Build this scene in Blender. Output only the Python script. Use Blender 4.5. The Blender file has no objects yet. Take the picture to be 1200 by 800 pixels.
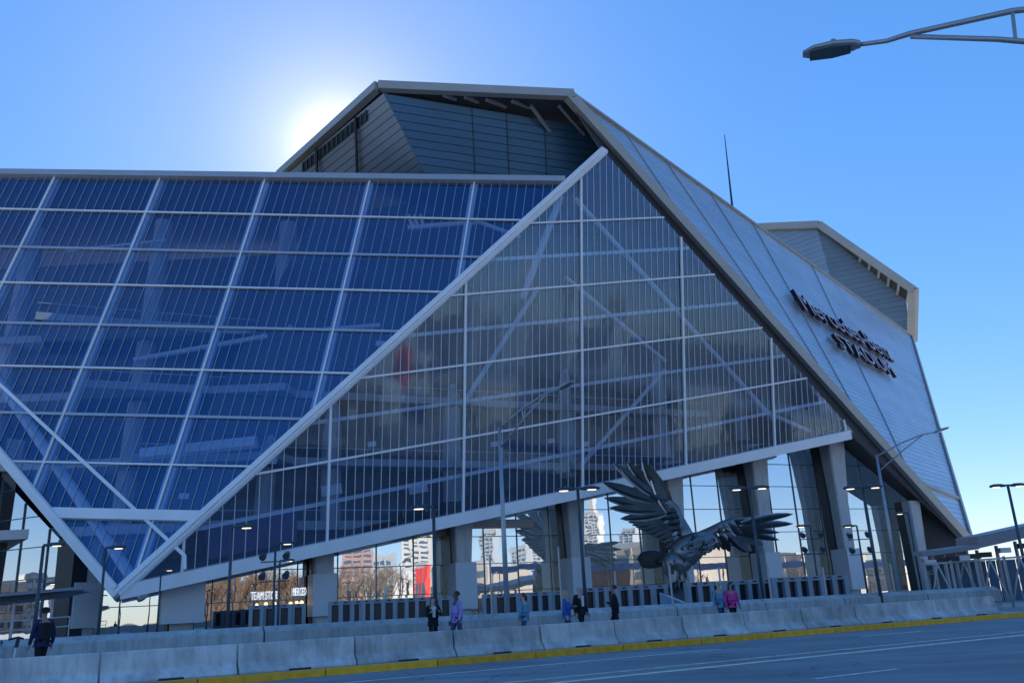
import bpy, bmesh, math, random
from mathutils import Vector, Matrix
random.seed(7)
R = math.radians
scene = bpy.context.scene
col = scene.collection

# ------------------------------------------------------------------ camera
FPX, PITCH, ROLL, EYE = 1000.0, R(17.05), R(2.8), 1.5
FW = Vector((0, math.cos(PITCH), math.sin(PITCH)))
U0 = Vector((0, -math.sin(PITCH), math.cos(PITCH)))
R0 = Vector((1, 0, 0))
RT = R0 * math.cos(ROLL) - U0 * math.sin(ROLL)
UPV = R0 * math.sin(ROLL) + U0 * math.cos(ROLL)
CAM = Vector((0, 0, EYE))
cd = bpy.data.cameras.new('camera')
cam = bpy.data.objects.new('camera', cd)
col.objects.link(cam)
cd.sensor_width = 36.0
cd.lens = FPX / 1200 * 36
cd.clip_end = 9000
m = Matrix((RT, UPV, -FW)).transposed().to_4x4()
m.translation = CAM
cam.matrix_world = m
scene.camera = cam

# ------------------------------------------------------------------ world, sun, exposure
SUN_AZ, SUN_EL = R(-12.3), R(29.7)
w = bpy.data.worlds.new('World')
scene.world = w
w.use_nodes = True
nt = w.node_tree
nt.nodes.clear()
sky = nt.nodes.new('ShaderNodeTexSky')
sky.sky_type = 'NISHITA'
sky.sun_disc = False
sky.sun_elevation = SUN_EL
sky.sun_rotation = SUN_AZ
sky.air_density = 1.0
sky.dust_density = 0.05
sky.ozone_density = 3.0
sky.altitude = 300
hsv = nt.nodes.new('ShaderNodeHueSaturation')
hsv.inputs['Saturation'].default_value = 1.68
bg = nt.nodes.new('ShaderNodeBackground')
bg.inputs['Strength'].default_value = 0.15
wo = nt.nodes.new('ShaderNodeOutputWorld')
gam = nt.nodes.new('ShaderNodeGamma'); gam.inputs['Gamma'].default_value = 0.55
nt.links.new(sky.outputs[0], gam.inputs['Color'])
nt.links.new(gam.outputs[0], hsv.inputs['Color'])
tint = nt.nodes.new('ShaderNodeMix'); tint.data_type = 'RGBA'; tint.blend_type = 'MULTIPLY'
tint.inputs[0].default_value = 1.0
tint.inputs[7].default_value = (0.78, 0.845, 1.07, 1)
nt.links.new(hsv.outputs[0], tint.inputs[6])
# aureole of the hidden sun
sdir = Vector((math.sin(SUN_AZ) * math.cos(SUN_EL), math.cos(SUN_AZ) * math.cos(SUN_EL), math.sin(SUN_EL)))
tcw = nt.nodes.new('ShaderNodeTexCoord')
dt = nt.nodes.new('ShaderNodeVectorMath'); dt.operation = 'DOT_PRODUCT'; dt.inputs[1].default_value = sdir
nt.links.new(tcw.outputs['Generated'], dt.inputs[0])
acc = tint.outputs[2]
for expo, cc in ((1700, (3.6, 3.4, 3.0)), (260, (1.2, 0.95, 0.6)), (32, (0.5, 0.40, 0.25))):
    cl = nt.nodes.new('ShaderNodeMath'); cl.operation = 'MAXIMUM'; cl.inputs[1].default_value = 0.0
    nt.links.new(dt.outputs['Value'], cl.inputs[0])
    pw = nt.nodes.new('ShaderNodeMath'); pw.operation = 'POWER'; pw.inputs[1].default_value = expo
    nt.links.new(cl.outputs[0], pw.inputs[0])
    scv = nt.nodes.new('ShaderNodeVectorMath'); scv.operation = 'SCALE'; scv.inputs[0].default_value = cc
    nt.links.new(pw.outputs[0], scv.inputs['Scale'])
    adv = nt.nodes.new('ShaderNodeVectorMath'); adv.operation = 'ADD'
    nt.links.new(acc, adv.inputs[0]); nt.links.new(scv.outputs[0], adv.inputs[1])
    acc = adv.outputs[0]
nt.links.new(acc, bg.inputs['Color'])
nt.links.new(bg.outputs[0], wo.inputs['Surface'])
sd = bpy.data.lights.new('sun', 'SUN')
sd.energy = 4.5
sd.angle = R(0.5)
sd.color = (1, 0.93, 0.82)
so = bpy.data.objects.new('sun', sd)
col.objects.link(so)
so.location = (0, 0, 120)
sdir = Vector((math.sin(SUN_AZ) * math.cos(SUN_EL), math.cos(SUN_AZ) * math.cos(SUN_EL), math.sin(SUN_EL)))
so.rotation_euler = (-sdir).to_track_quat('-Z', 'Y').to_euler()
scene.view_settings.view_transform = 'Standard'
scene.view_settings.look = 'None'
scene.view_settings.exposure = 1.36
scene.view_settings.gamma = 1.0
scene.cycles.max_bounces = 8
scene.cycles.transparent_max_bounces = 32
scene.cycles.glossy_bounces = 4
scene.cycles.diffuse_bounces = 3
scene.cycles.caustics_reflective = False
scene.cycles.caustics_refractive = False
scene.cycles.use_denoising = True

# ------------------------------------------------------------------ helpers: points
def ray(u, v):
    return FW + RT * ((u - 600) / FPX) + UPV * ((400 - v) / FPX)
def at(u, v, Y):
    d = ray(u, v)
    return CAM + d * (Y / d.y)
def atz(u, v, z):
    d = ray(u, v)
    return CAM + d * ((z - EYE) / d.z)
def hit(u, v, n, p):
    d = ray(u, v)
    return CAM + d * ((p - CAM).dot(n) / d.dot(n))
def azv(deg, el=0):
    return Vector((math.sin(R(deg)) * math.cos(R(el)), math.cos(R(deg)) * math.cos(R(el)), math.sin(R(el))))
Z = Vector((0, 0, 1))

# ------------------------------------------------------------------ helpers: materials
MATS = {}
def mat(name, c, rough=0.6, metal=0.0, var=0.12, scale=1.5, bump=0.0, bscale=30.0, spec=0.4, detail=6.0, streak=0.0):
    if name in MATS:
        return MATS[name]
    mt = bpy.data.materials.new(name)
    mt.use_nodes = True
    t = mt.node_tree
    b = t.nodes['Principled BSDF']
    b.inputs['Roughness'].default_value = rough
    b.inputs['Metallic'].default_value = metal
    b.inputs['Specular IOR Level'].default_value = spec
    tc = t.nodes.new('ShaderNodeTexCoord')
    n1 = t.nodes.new('ShaderNodeTexNoise')
    n1.inputs['Scale'].default_value = scale
    n1.inputs['Detail'].default_value = detail
    t.links.new(tc.outputs['Object'], n1.inputs['Vector'])
    oi = t.nodes.new('ShaderNodeObjectInfo')
    ad = t.nodes.new('ShaderNodeMath'); ad.operation = 'ADD'
    ml = t.nodes.new('ShaderNodeMath'); ml.operation = 'MULTIPLY'; ml.inputs[1].default_value = 0.35
    t.links.new(oi.outputs['Random'], ml.inputs[0])
    t.links.new(n1.outputs['Fac'], ad.inputs[0])
    t.links.new(ml.outputs[0], ad.inputs[1])
    mr = t.nodes.new('ShaderNodeMapRange')
    mr.inputs['From Min'].default_value = 0.3
    mr.inputs['From Max'].default_value = 1.05
    mr.inputs['To Min'].default_value = 1 - var * 1.6
    mr.inputs['To Max'].default_value = 1 + var
    t.links.new(ad.outputs[0], mr.inputs['Value'])
    mx = t.nodes.new('ShaderNodeVectorMath'); mx.operation = 'SCALE'
    mx.inputs[0].default_value = c[:3]
    t.links.new(mr.outputs[0], mx.inputs['Scale'])
    t.links.new(mx.outputs[0], b.inputs['Base Color'])
    if streak > 0:
        mpg = t.nodes.new('ShaderNodeMapping'); mpg.inputs['Scale'].default_value = (2.2, 2.2, 0.25)
        t.links.new(tc.outputs['Object'], mpg.inputs['Vector'])
        n3 = t.nodes.new('ShaderNodeTexNoise'); n3.inputs['Scale'].default_value = 2.2; n3.inputs['Detail'].default_value = 7; n3.inputs['Roughness'].default_value = 0.7
        t.links.new(mpg.outputs[0], n3.inputs['Vector'])
        m3 = t.nodes.new('ShaderNodeMapRange'); m3.inputs['From Min'].default_value = 0.36; m3.inputs['From Max'].default_value = 0.56
        m3.inputs['To Min'].default_value = 1 - streak; m3.inputs['To Max'].default_value = 1.0
        t.links.new(n3.outputs['Fac'], m3.inputs['Value'])
        x3 = t.nodes.new('ShaderNodeVectorMath'); x3.operation = 'SCALE'
        t.links.new(mx.outputs[0], x3.inputs[0]); t.links.new(m3.outputs[0], x3.inputs['Scale'])
        t.links.new(x3.outputs[0], b.inputs['Base Color'])
    if bump > 0:
        n2 = t.nodes.new('ShaderNodeTexNoise')
        n2.inputs['Scale'].default_value = bscale
        n2.inputs['Detail'].default_value = 5
        t.links.new(tc.outputs['Object'], n2.inputs['Vector'])
        bp = t.nodes.new('ShaderNodeBump')
        bp.inputs['Strength'].default_value = bump
        bp.inputs['Distance'].default_value = 0.03
        t.links.new(n2.outputs['Fac'], bp.inputs['Height'])
        t.links.new(bp.outputs[0], b.inputs['Normal'])
    MATS[name] = mt
    return mt

def glass(name, base, tint, gtint, rough=0.01, wob=0.0, wscale=0.25, film=0.0):
    mt = bpy.data.materials.new(name)
    mt.use_nodes = True
    t = mt.node_tree
    t.nodes.clear()
    lw = t.nodes.new('ShaderNodeLayerWeight')
    lw.inputs['Blend'].default_value = 0.5
    pw = t.nodes.new('ShaderNodeMath'); pw.operation = 'POWER'; pw.inputs[1].default_value = 4.0
    t.links.new(lw.outputs['Facing'], pw.inputs[0])
    mr = t.nodes.new('ShaderNodeMapRange')
    mr.inputs['To Min'].default_value = base
    mr.inputs['To Max'].default_value = 0.95
    t.links.new(pw.outputs[0], mr.inputs['Value'])
    tr = t.nodes.new('ShaderNodeBsdfTransparent'); tr.inputs['Color'].default_value = (*tint, 1)
    gl = t.nodes.new('ShaderNodeBsdfGlossy'); gl.inputs['Color'].default_value = (*gtint, 1)
    gl.inputs['Roughness'].default_value = rough
    if wob > 0:
        tc = t.nodes.new('ShaderNodeTexCoord')
        n2 = t.nodes.new('ShaderNodeTexNoise'); n2.inputs['Scale'].default_value = wscale
        n2.inputs['Detail'].default_value = 2
        t.links.new(tc.outputs['Object'], n2.inputs['Vector'])
        bp = t.nodes.new('ShaderNodeBump'); bp.inputs['Strength'].default_value = 1.0
        bp.inputs['Distance'].default_value = wob
        t.links.new(n2.outputs['Fac'], bp.inputs['Height'])
        t.links.new(bp.outputs[0], gl.inputs['Normal'])
    ms = t.nodes.new('ShaderNodeMixShader')
    t.links.new(mr.outputs[0], ms.inputs['Fac'])
    t.links.new(tr.outputs[0], ms.inputs[1])
    t.links.new(gl.outputs[0], ms.inputs[2])
    o = t.nodes.new('ShaderNodeOutputMaterial')
    if film > 0:                            # printed dots and dust on the pane
        df = t.nodes.new('ShaderNodeBsdfDiffuse'); df.inputs['Color'].default_value = (0.7, 0.72, 0.75, 1)
        tc2 = t.nodes.new('ShaderNodeTexCoord')
        nf = t.nodes.new('ShaderNodeTexNoise'); nf.inputs['Scale'].default_value = 0.35; nf.inputs['Detail'].default_value = 5
        t.links.new(tc2.outputs['Object'], nf.inputs['Vector'])
        oi = t.nodes.new('ShaderNodeObjectInfo')
        ad = t.nodes.new('ShaderNodeMath'); ad.operation = 'ADD'
        t.links.new(nf.outputs['Fac'], ad.inputs[0]); t.links.new(oi.outputs['Random'], ad.inputs[1])
        mf = t.nodes.new('ShaderNodeMapRange'); mf.inputs['From Min'].default_value = 0.3; mf.inputs['From Max'].default_value = 1.6
        mf.inputs['To Min'].default_value = film * 0.5; mf.inputs['To Max'].default_value = film * 1.5
        t.links.new(ad.outputs[0], mf.inputs['Value'])
        m2_ = t.nodes.new('ShaderNodeMixShader')
        t.links.new(mf.outputs[0], m2_.inputs['Fac'])
        t.links.new(ms.outputs[0], m2_.inputs[1]); t.links.new(df.outputs[0], m2_.inputs[2])
        t.links.new(m2_.outputs[0], o.inputs['Surface'])
    else:
        t.links.new(ms.outputs[0], o.inputs['Surface'])
    MATS[name] = mt
    return mt

def emit(name, c, s):
    mt = bpy.data.materials.new(name)
    mt.use_nodes = True
    b = mt.node_tree.nodes['Principled BSDF']
    b.inputs['Base Color'].default_value = (*c, 1)
    b.inputs['Emission Color'].default_value = (*c, 1)
    b.inputs['Emission Strength'].default_value = s
    MATS[name] = mt
    return mt

# ------------------------------------------------------------------ helpers: meshes
class MB:
    def __init__(self):
        self.v, self.f = [], []
    def poly(self, pts):
        i = len(self.v)
        self.v += [tuple(p) for p in pts]
        self.f.append(tuple(range(i, i + len(pts))))
        return self
    def prism(self, pts, off):            # polygon extruded by the vector off
        n = len(pts); i = len(self.v)
        self.v += [tuple(p) for p in pts] + [tuple(Vector(p) + off) for p in pts]
        self.f.append(tuple(range(i + n - 1, i - 1, -1)))
        self.f.append(tuple(range(i + n, i + 2 * n)))
        for k in range(n):
            l = (k + 1) % n
            self.f.append((i + k, i + l, i + n + l, i + n + k))
        return self
    def box(self, c, x, y, z):            # centre and half-axis vectors
        c = Vector(c)
        p = [c - x - y - z, c + x - y - z, c + x + y - z, c - x + y - z]
        return self.prism(p, 2 * z)
    def abox(self, c, sx, sy, sz):
        return self.box(c, Vector((sx / 2, 0, 0)), Vector((0, sy / 2, 0)), Vector((0, 0, sz / 2)))
    def beam(self, p, q, wd, dp, side):   # bar from p to q, wd along side, dp along the third axis
        p, q = Vector(p), Vector(q)
        d = (q - p).normalized()
        s = (side - d * side.dot(d)).normalized()
        t = d.cross(s)
        a = s * wd / 2; b = t * dp / 2
        return self.prism([p - a - b, p + a - b, p + a + b, p - a + b], q - p)
    def loft(self, rings, cap=True):
        n = len(rings[0]); i0 = len(self.v)
        for rg in rings:
            self.v += [tuple(p) for p in rg]
        for a in range(len(rings) - 1):
            for k in range(n):
                l = (k + 1) % n
                self.f.append((i0 + a * n + k, i0 + a * n + l, i0 + (a + 1) * n + l, i0 + (a + 1) * n + k))
        if cap:
            self.f.append(tuple(i0 + k for k in range(n - 1, -1, -1)))
            b = i0 + (len(rings) - 1) * n
            self.f.append(tuple(b + k for k in range(n)))
        return self
    def tube(self, pts, rad, n=8, squash=None, ref=None):
        pts = [Vector(p) for p in pts]
        if not hasattr(rad, '__len__'):
            rad = [rad] * len(pts)
        ref = ref or Vector((0.13, 0.21, 0.97))
        rings = []
        for i, p in enumerate(pts):
            d = (pts[min(i + 1, len(pts) - 1)] - pts[max(i - 1, 0)]).normalized()
            rf = ref if abs(d.dot(ref)) < 0.95 else Vector((0.97, 0.1, 0.2))
            s = (rf - d * rf.dot(d)).normalized()
            t = d.cross(s)
            q = squash[i] if squash else 1.0
            rings.append([p + (s * math.cos(a) + t * math.sin(a) * q) * rad[i]
                          for a in [2 * math.pi * k / n for k in range(n)]])
        return self.loft(rings)
    def build(self, name, material, parent=None, smooth=False, fix=True):
        me = bpy.data.meshes.new(name)
        me.from_pydata(self.v, [], self.f)
        if fix:
            b = bmesh.new(); b.from_mesh(me)
            bmesh.ops.recalc_face_normals(b, faces=b.faces)
            b.to_mesh(me); b.free()
        if smooth:
            me.polygons.foreach_set('use_smooth', [True] * len(me.polygons))
        if material:
            me.materials.append(material)
        o = bpy.data.objects.new(name, me)
        col.objects.link(o)
        o.parent = parent
        return o

def link_mesh(name, me, parent=None, M=None):
    o = bpy.data.objects.new(name, me)
    col.objects.link(o)
    o.parent = parent
    if M is not None:
        o.matrix_local = M
    return o
def tag(o, label, cat, group=None):
    o['label'] = label; o['category'] = cat
    if group:
        o['group'] = group
    return o
def thing(name, label, cat, loc=(0, 0, 0), rz=0, group=None):
    o = bpy.data.objects.new(name, None)
    col.objects.link(o)
    o.location = loc; o.rotation_euler = (0, 0, rz)
    o.empty_display_size = 0.3
    return tag(o, label, cat, group)
def copy_tree(o, parent=None):
    c = o.copy(); col.objects.link(c); c.parent = parent
    for ch in list(o.children):
        copy_tree(ch, c)
    return c
def struct(o):
    o['kind'] = 'structure'
    return o
def clip(poly, a, b, c):                   # keep a*x+b*y+c >= 0
    out = []
    n = len(poly)
    for i in range(n):
        p, q = poly[i], poly[(i + 1) % n]
        dp = a * p[0] + b * p[1] + c; dq = a * q[0] + b * q[1] + c
        if dp >= 0: out.append(p)
        if (dp >= 0) != (dq >= 0):
            t = dp / (dp - dq)
            out.append((p[0] + (q[0] - p[0]) * t, p[1] + (q[1] - p[1]) * t))
    return out
def clipconv(poly, conv):
    A = sum(conv[i][0] * conv[(i + 1) % len(conv)][1] - conv[(i + 1) % len(conv)][0] * conv[i][1] for i in range(len(conv)))
    s = 1 if A > 0 else -1
    for i in range(len(conv)):
        (x0, y0), (x1, y1) = conv[i], conv[(i + 1) % len(conv)]
        poly = clip(poly, -(y1 - y0) * s, (x1 - x0) * s, ((y1 - y0) * x0 - (x1 - x0) * y0) * s)
        if len(poly) < 3:
            return []
    return poly
def area(poly):
    return abs(sum(poly[i][0] * poly[(i + 1) % len(poly)][1] - poly[(i + 1) % len(poly)][0] * poly[i][1] for i in range(len(poly)))) / 2

class Frame:                               # plane with its own 2-D coordinates: x along ex, y along ey, n points out
    def __init__(self, o, ex, n):
        self.o = Vector(o); self.n = n.normalized()
        self.ex = (ex - self.n * ex.dot(self.n)).normalized()
        self.ey = self.n.cross(self.ex)
        if self.ey.z < 0: self.ey = -self.ey
    def to2(self, p):
        d = Vector(p) - self.o
        return (d.dot(self.ex), d.dot(self.ey))
    def to3(self, q, off=0.0):
        return self.o + self.ex * q[0] + self.ey * q[1] + self.n * off
    def px(self, u, v):
        return self.to2(hit(u, v, self.n, self.o))
def segclip(p, q, conv):
    """clip the line p-q to a convex polygon"""
    A = sum(conv[i][0] * conv[(i + 1) % len(conv)][1] - conv[(i + 1) % len(conv)][0] * conv[i][1] for i in range(len(conv)))
    s = 1 if A > 0 else -1
    t0, t1 = -1e9, 1e9
    for i in range(len(conv)):
        (x0, y0), (x1, y1) = conv[i], conv[(i + 1) % len(conv)]
        a, b = -(y1 - y0) * s, (x1 - x0) * s
        c = -(a * x0 + b * y0)
        dp = a * p[0] + b * p[1] + c; dq = a * q[0] + b * q[1] + c
        if abs(dq - dp) < 1e-9:
            if dp < 0: return None
            continue
        t = dp / (dp - dq)
        if dq > dp: t0 = max(t0, t)
        else: t1 = min(t1, t)
    if t1 - t0 < 1e-6: return None
    f = lambda t: (p[0] + (q[0] - p[0]) * t, p[1] + (q[1] - p[1]) * t)
    return f(t0), f(t1)

# ------------------------------------------------------------------ materials
concrete = mat('concrete', (0.36, 0.36, 0.35), 0.85, var=0.16, scale=1.2, bump=0.35, bscale=22)
concrete_dark = mat('weathered_concrete', (0.22, 0.23, 0.22), 0.9, var=0.18, scale=0.8, bump=0.35, bscale=18)
col_conc = mat('column_concrete', (0.52, 0.52, 0.51), 0.8, var=0.1, scale=0.5, bump=0.15, bscale=6, streak=0.2)
steel = mat('white_steel', (0.78, 0.79, 0.8), 0.38, var=0.06, scale=0.4)
trim = mat('grey_trim', (0.42, 0.43, 0.45), 0.4, 0.3, var=0.06, scale=0.5)
barA = mat('facade_bar_blue_grey', (0.26, 0.34, 0.45), 0.45, 0.2, var=0.06)
barm = mat('glazing_bar_metal', (0.55, 0.58, 0.62), 0.45, 0.2, var=0.05)
darkm = mat('dark_metal', (0.03, 0.035, 0.04), 0.45, 0.2, var=0.1)
clad = mat('metal_cladding', (0.50, 0.55, 0.61), 0.36, 0.75, var=0.10, scale=0.15)
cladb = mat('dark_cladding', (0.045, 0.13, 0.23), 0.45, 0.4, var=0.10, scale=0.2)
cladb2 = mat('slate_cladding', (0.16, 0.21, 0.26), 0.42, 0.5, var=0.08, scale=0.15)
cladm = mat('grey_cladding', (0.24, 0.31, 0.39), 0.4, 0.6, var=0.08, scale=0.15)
backing = mat('cladding_backing', (0.05, 0.055, 0.06), 0.7)
fasm = mat('fascia_metal', (0.40, 0.39, 0.36), 0.5, 0.2, var=0.07, scale=0.3)
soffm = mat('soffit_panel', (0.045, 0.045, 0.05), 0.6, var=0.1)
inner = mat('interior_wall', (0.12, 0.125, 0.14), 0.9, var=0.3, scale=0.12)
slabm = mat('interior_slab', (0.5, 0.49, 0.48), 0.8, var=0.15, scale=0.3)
white = mat('white_paint', (0.75, 0.75, 0.74), 0.5, var=0.05)
gA = glass('left_facade_glass', 0.125, (0.80, 0.87, 0.95), (0.24, 0.56, 1.0), 0.01, film=0.008)
gB = glass('right_facade_glass', 0.075, (0.80, 0.87, 0.95), (0.42, 0.66, 1.0), 0.05, wob=0.012, wscale=0.5, film=0.03)
gG = glass('mirror_glass', 0.62, (0.35, 0.4, 0.45), (0.92, 0.96, 1.0), 0.003, wob=0.005, wscale=0.35)

# ================================================================== GROUND, ROAD
ED = azv(60.3); ND = Vector((-ED.y, ED.x, 0)); RO = Vector((0, 25.6, 0))
def rp(s, t, z=0.0):
    p = RO + ED * s + ND * t
    return Vector((p.x, p.y, z))
def rpx(u, v, t):
    """pixel to (s, z) in the upright plane at distance t behind the kerb"""
    p = hit(u, v, ND, RO + ND * t)
    return (p - RO).dot(ED), p.z

def asphalt():
    mt = mat('asphalt', (0.33, 0.33, 0.332), 0.85, var=0.2, scale=0.35, bump=0.5, bscale=60)
    t = mt.node_tree
    b = t.nodes['Principled BSDF']
    tc = t.nodes.new('ShaderNodeTexCoord')
    src = b.inputs['Base Color'].links[0].from_socket
    nz = t.nodes.new('ShaderNodeTexNoise'); nz.inputs['Scale'].default_value = 35; nz.inputs['Detail'].default_value = 3
    t.links.new(tc.outputs['Object'], nz.inputs['Vector'])
    mp = t.nodes.new('ShaderNodeMapping'); mp.inputs['Rotation'].default_value = (0, 0, R(-29.7)); mp.inputs['Scale'].default_value = (0.03, 0.75, 1)
    t.links.new(tc.outputs['Object'], mp.inputs['Vector'])
    st = t.nodes.new('ShaderNodeTexNoise'); st.inputs['Scale'].default_value = 1.0; st.inputs['Detail'].default_value = 4
    t.links.new(mp.outputs[0], st.inputs['Vector'])
    ad = t.nodes.new('ShaderNodeMath'); ad.operation = 'ADD'
    t.links.new(nz.outputs['Fac'], ad.inputs[0]); t.links.new(st.outputs['Fac'], ad.inputs[1])
    mr = t.nodes.new('ShaderNodeMapRange'); mr.inputs['From Min'].default_value = 0.7; mr.inputs['From Max'].default_value = 1.35
    mr.inputs['To Min'].default_value = 0.75; mr.inputs['To Max'].default_value = 1.3
    t.links.new(ad.outputs[0], mr.inputs['Value'])
    vo = t.nodes.new('ShaderNodeTexVoronoi'); vo.feature = 'DISTANCE_TO_EDGE'; vo.inputs['Scale'].default_value = 0.14
    wn = t.nodes.new('ShaderNodeTexNoise'); wn.inputs['Scale'].default_value = 0.6
    va = t.nodes.new('ShaderNodeVectorMath'); va.operation = 'ADD'
    vs = t.nodes.new('ShaderNodeVectorMath'); vs.operation = 'SCALE'; vs.inputs['Scale'].default_value = 2.5
    t.links.new(tc.outputs['Object'], wn.inputs['Vector']); t.links.new(wn.outputs['Color'], vs.inputs[0])
    t.links.new(tc.outputs['Object'], va.inputs[0]); t.links.new(vs.outputs[0], va.inputs[1])
    t.links.new(va.outputs[0], vo.inputs['Vector'])
    cr = t.nodes.new('ShaderNodeMapRange'); cr.inputs['From Min'].default_value = 0.0; cr.inputs['From Max'].default_value = 0.006
    cr.inputs['To Min'].default_value = 0.45; cr.inputs['To Max'].default_value = 1.0
    t.links.new(vo.outputs['Distance'], cr.inputs['Value'])
    mm = t.nodes.new('ShaderNodeMath'); mm.operation = 'MULTIPLY'
    t.links.new(mr.outputs[0], mm.inputs[0]); t.links.new(cr.outputs[0], mm.inputs[1])
    sc = t.nodes.new('ShaderNodeVectorMath'); sc.operation = 'SCALE'
    t.links.new(src, sc.inputs[0]); t.links.new(mm.outputs[0], sc.inputs['Scale'])
    t.links.new(sc.outputs[0], b.inputs['Base Color'])
    return mt
asph = asphalt()
yel = mat('yellow_kerb_paint', (0.95, 0.47, 0.03), 0.7, var=0.22, scale=3.0, bump=0.3, bscale=30)
markw = mat('white_road_paint', (0.85, 0.85, 0.83), 0.7, var=0.35, scale=4.0, detail=10)
marky = mat('faded_line_paint', (0.88, 0.76, 0.60), 0.7, var=0.35, scale=4.0, detail=10)
pave = mat('plaza_paving', (0.45, 0.45, 0.44), 0.85, var=0.15, scale=0.4, bump=0.2, bscale=10)
gnd = mat('city_ground', (0.17, 0.17, 0.175), 0.95, var=0.3, scale=0.02)

struct(MB().poly([(-5000, -5000, -0.03), (5000, -5000, -0.03), (5000, 5000, -0.03), (-5000, 5000, -0.03)]).build('ground', gnd))
struct(MB().poly([rp(-300, -20), rp(300, -20), rp(300, 0.0), rp(-300, 0.0)]).build('road', asph))
struct(MB().prism([rp(-300, -26), rp(300, -26), rp(300, -20.01), rp(-300, -20.01)], Vector((0, 0, 0.15))).build('pavement', pave))
KH = 0.17
kerb = struct(MB().prism([rp(-300, 0.2), rp(24.4, 0.2), rp(24.4, 0.34), rp(-300, 0.34)], Vector((0, 0, KH - 0.01))).build('kerb', concrete))
seg = MB().prism([rp(0, 0.0) - RO, rp(3.02, 0) - RO, rp(3.02, 0.2) - RO, rp(0, 0.2) - RO], Vector((0, 0, KH)))
segmesh = seg.build('kerb_stone', yel, kerb)
segmesh.location = rp(-18, 0)
for k in range(1, 14):
    o = link_mesh('kerb_stone', segmesh.data, kerb); o.location = rp(-18 + 3.05 * k, 0)
struct(MB().prism([rp(-300, 0.341), rp(24.4, 0.341), rp(24.4, 7.2), rp(-300, 7.2)], Vector((0, 0, KH))).build('sidewalk', pave))
struct(MB().prism([rp(-300, 7.21), rp(300, 7.21), rp(300, 160), rp(-300, 160)], Vector((0, 0, 0.12))).build('plaza', pave))
struct(MB().prism([rp(24.41, 0.0), rp(300, 0.0), rp(300, 7.2), rp(24.41, 7.2)], Vector((0, 0, 0.02))).build('driveway', asph))
def mark(name, s0, s1, t, wd, mt_):
    struct(MB().prism([rp(s0, t - wd / 2, 0.004), rp(s1, t - wd / 2, 0.004), rp(s1, t + wd / 2, 0.004), rp(s0, t + wd / 2, 0.004)], Vector((0, 0, 0.003))).build(name, mt_))
mark('lane_line', -9, 4.8, -2.65, 0.11, markw)
mark('lane_line', 10.6, 13.6, -2.65, 0.11, markw)
mark('lane_line', -0.4, 1.8, -10.77, 0.13, markw)
mark('lane_line', -9.5, -6.5, -10.77, 0.13, markw)
mark('lane_line', 13, 16, -10.77, 0.13, markw)
mark('centre_line', -60, 120, -6.15, 0.24, marky)
mark('centre_line', -60, 120, -7.1, 0.26, marky)

# ================================================================== BARRIERS
def loft_profile(prof, s0, s1, tbase, z0):
    mb = MB()
    mb.prism([rp(s0, tbase + t, z0 + z) for t, z in prof], ED * (s1 - s0))
    return mb
JP = [(0.0, 0.06), (0.0, 0.0), (0.58, 0.0), (0.58, 0.06), (0.40, 0.26), (0.36, 0.70), (0.22, 0.70), (0.18, 0.26)]
barrier_mat = mat('barrier_concrete', (0.66, 0.66, 0.64), 0.88, var=0.32, scale=1.6, bump=0.6, bscale=25, detail=9, streak=0.24)
joints = [-13.9, -10.93, -7.85, -4.85, -1.98, 0.83, 3.5, 6.2, 8.85, 11.6, 14.35, 17.2, 20.12, 22.95]
notes = ['before the man in the cap', 'beside the one before the man in the cap', 'below the white store sign',
         'in front of the woman in black', 'with a small yellow paint mark', 'in front of the person in teal', 'in front of the couple in blue and black',
         'in front of the lone man in black', 'below the falcon statue', 'in front of the couple in blue and pink', 'beyond the couple in blue and pink', 'third from the open end of the row', 'second from the open end of the row',
         'last of the row at its open end']
ends = [-16.9] + joints
for k in range(len(ends) - 1):
    s0, s1 = ends[k] + 0.02, ends[k + 1] - 0.02
    jit = random.uniform(-0.03, 0.03)
    o = loft_profile(JP, s0, s1, 0.42 + jit, KH + 0.001).build('jersey_barrier', barrier_mat)
    L = s1 - s0
    bv = o.modifiers.new('bevel', 'BEVEL'); bv.width = 0.025; bv.segments = 2
    tag(o, 'grey concrete barrier on the yellow kerb ' + notes[k], 'barrier', 'concrete barriers along the kerb')
# drain slots: dark feet pockets as parts
for k, o in enumerate([x for x in col.objects if x.name.startswith('jersey_barrier')]):
    s0, s1 = ends[k] + 0.02, ends[k + 1] - 0.02
    c = (s0 + s1) / 2
    MB().prism([rp(c - 0.28, 0.385, KH + 0.003), rp(c + 0.28, 0.385, KH + 0.003), rp(c + 0.28, 0.5, KH + 0.003), rp(c - 0.28, 0.5, KH + 0.003)], Vector((0, 0, 0.045))).build('drain_slot', darkm, o)
BP = [(0.0, 0.0), (0.42, 0.0), (0.42, 1.02), (0.30, 1.02), (0.02, 0.84)]
bj = [-26, -13.0, -5.78, 0.2, 5.6, 10.95, 15.9, 20.9, 26.9, 32.9]
bnotes = ['behind the man in the cap', 'below the white column box', 'behind the lone woman', 'behind the person in teal', 'behind the couple in blue and black', 'below the falcon statue',
          'behind the couple in blue and pink', 'beside the tall street light by the canopy', 'ending the row at the fence']
wallm = mat('wall_concrete', (0.44, 0.45, 0.43), 0.88, var=0.16, scale=0.7, bump=0.3, bscale=14, detail=8, streak=0.3)
for k in range(len(bj) - 1):
    o = loft_profile(BP, bj[k] + 0.03, bj[k + 1] - 0.03, 6.6, KH + 0.001).build('concrete_wall', wallm)
    tag(o, 'low concrete plaza wall section with sloped top ' + bnotes[k], 'wall', 'low wall sections behind the sidewalk')

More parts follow.
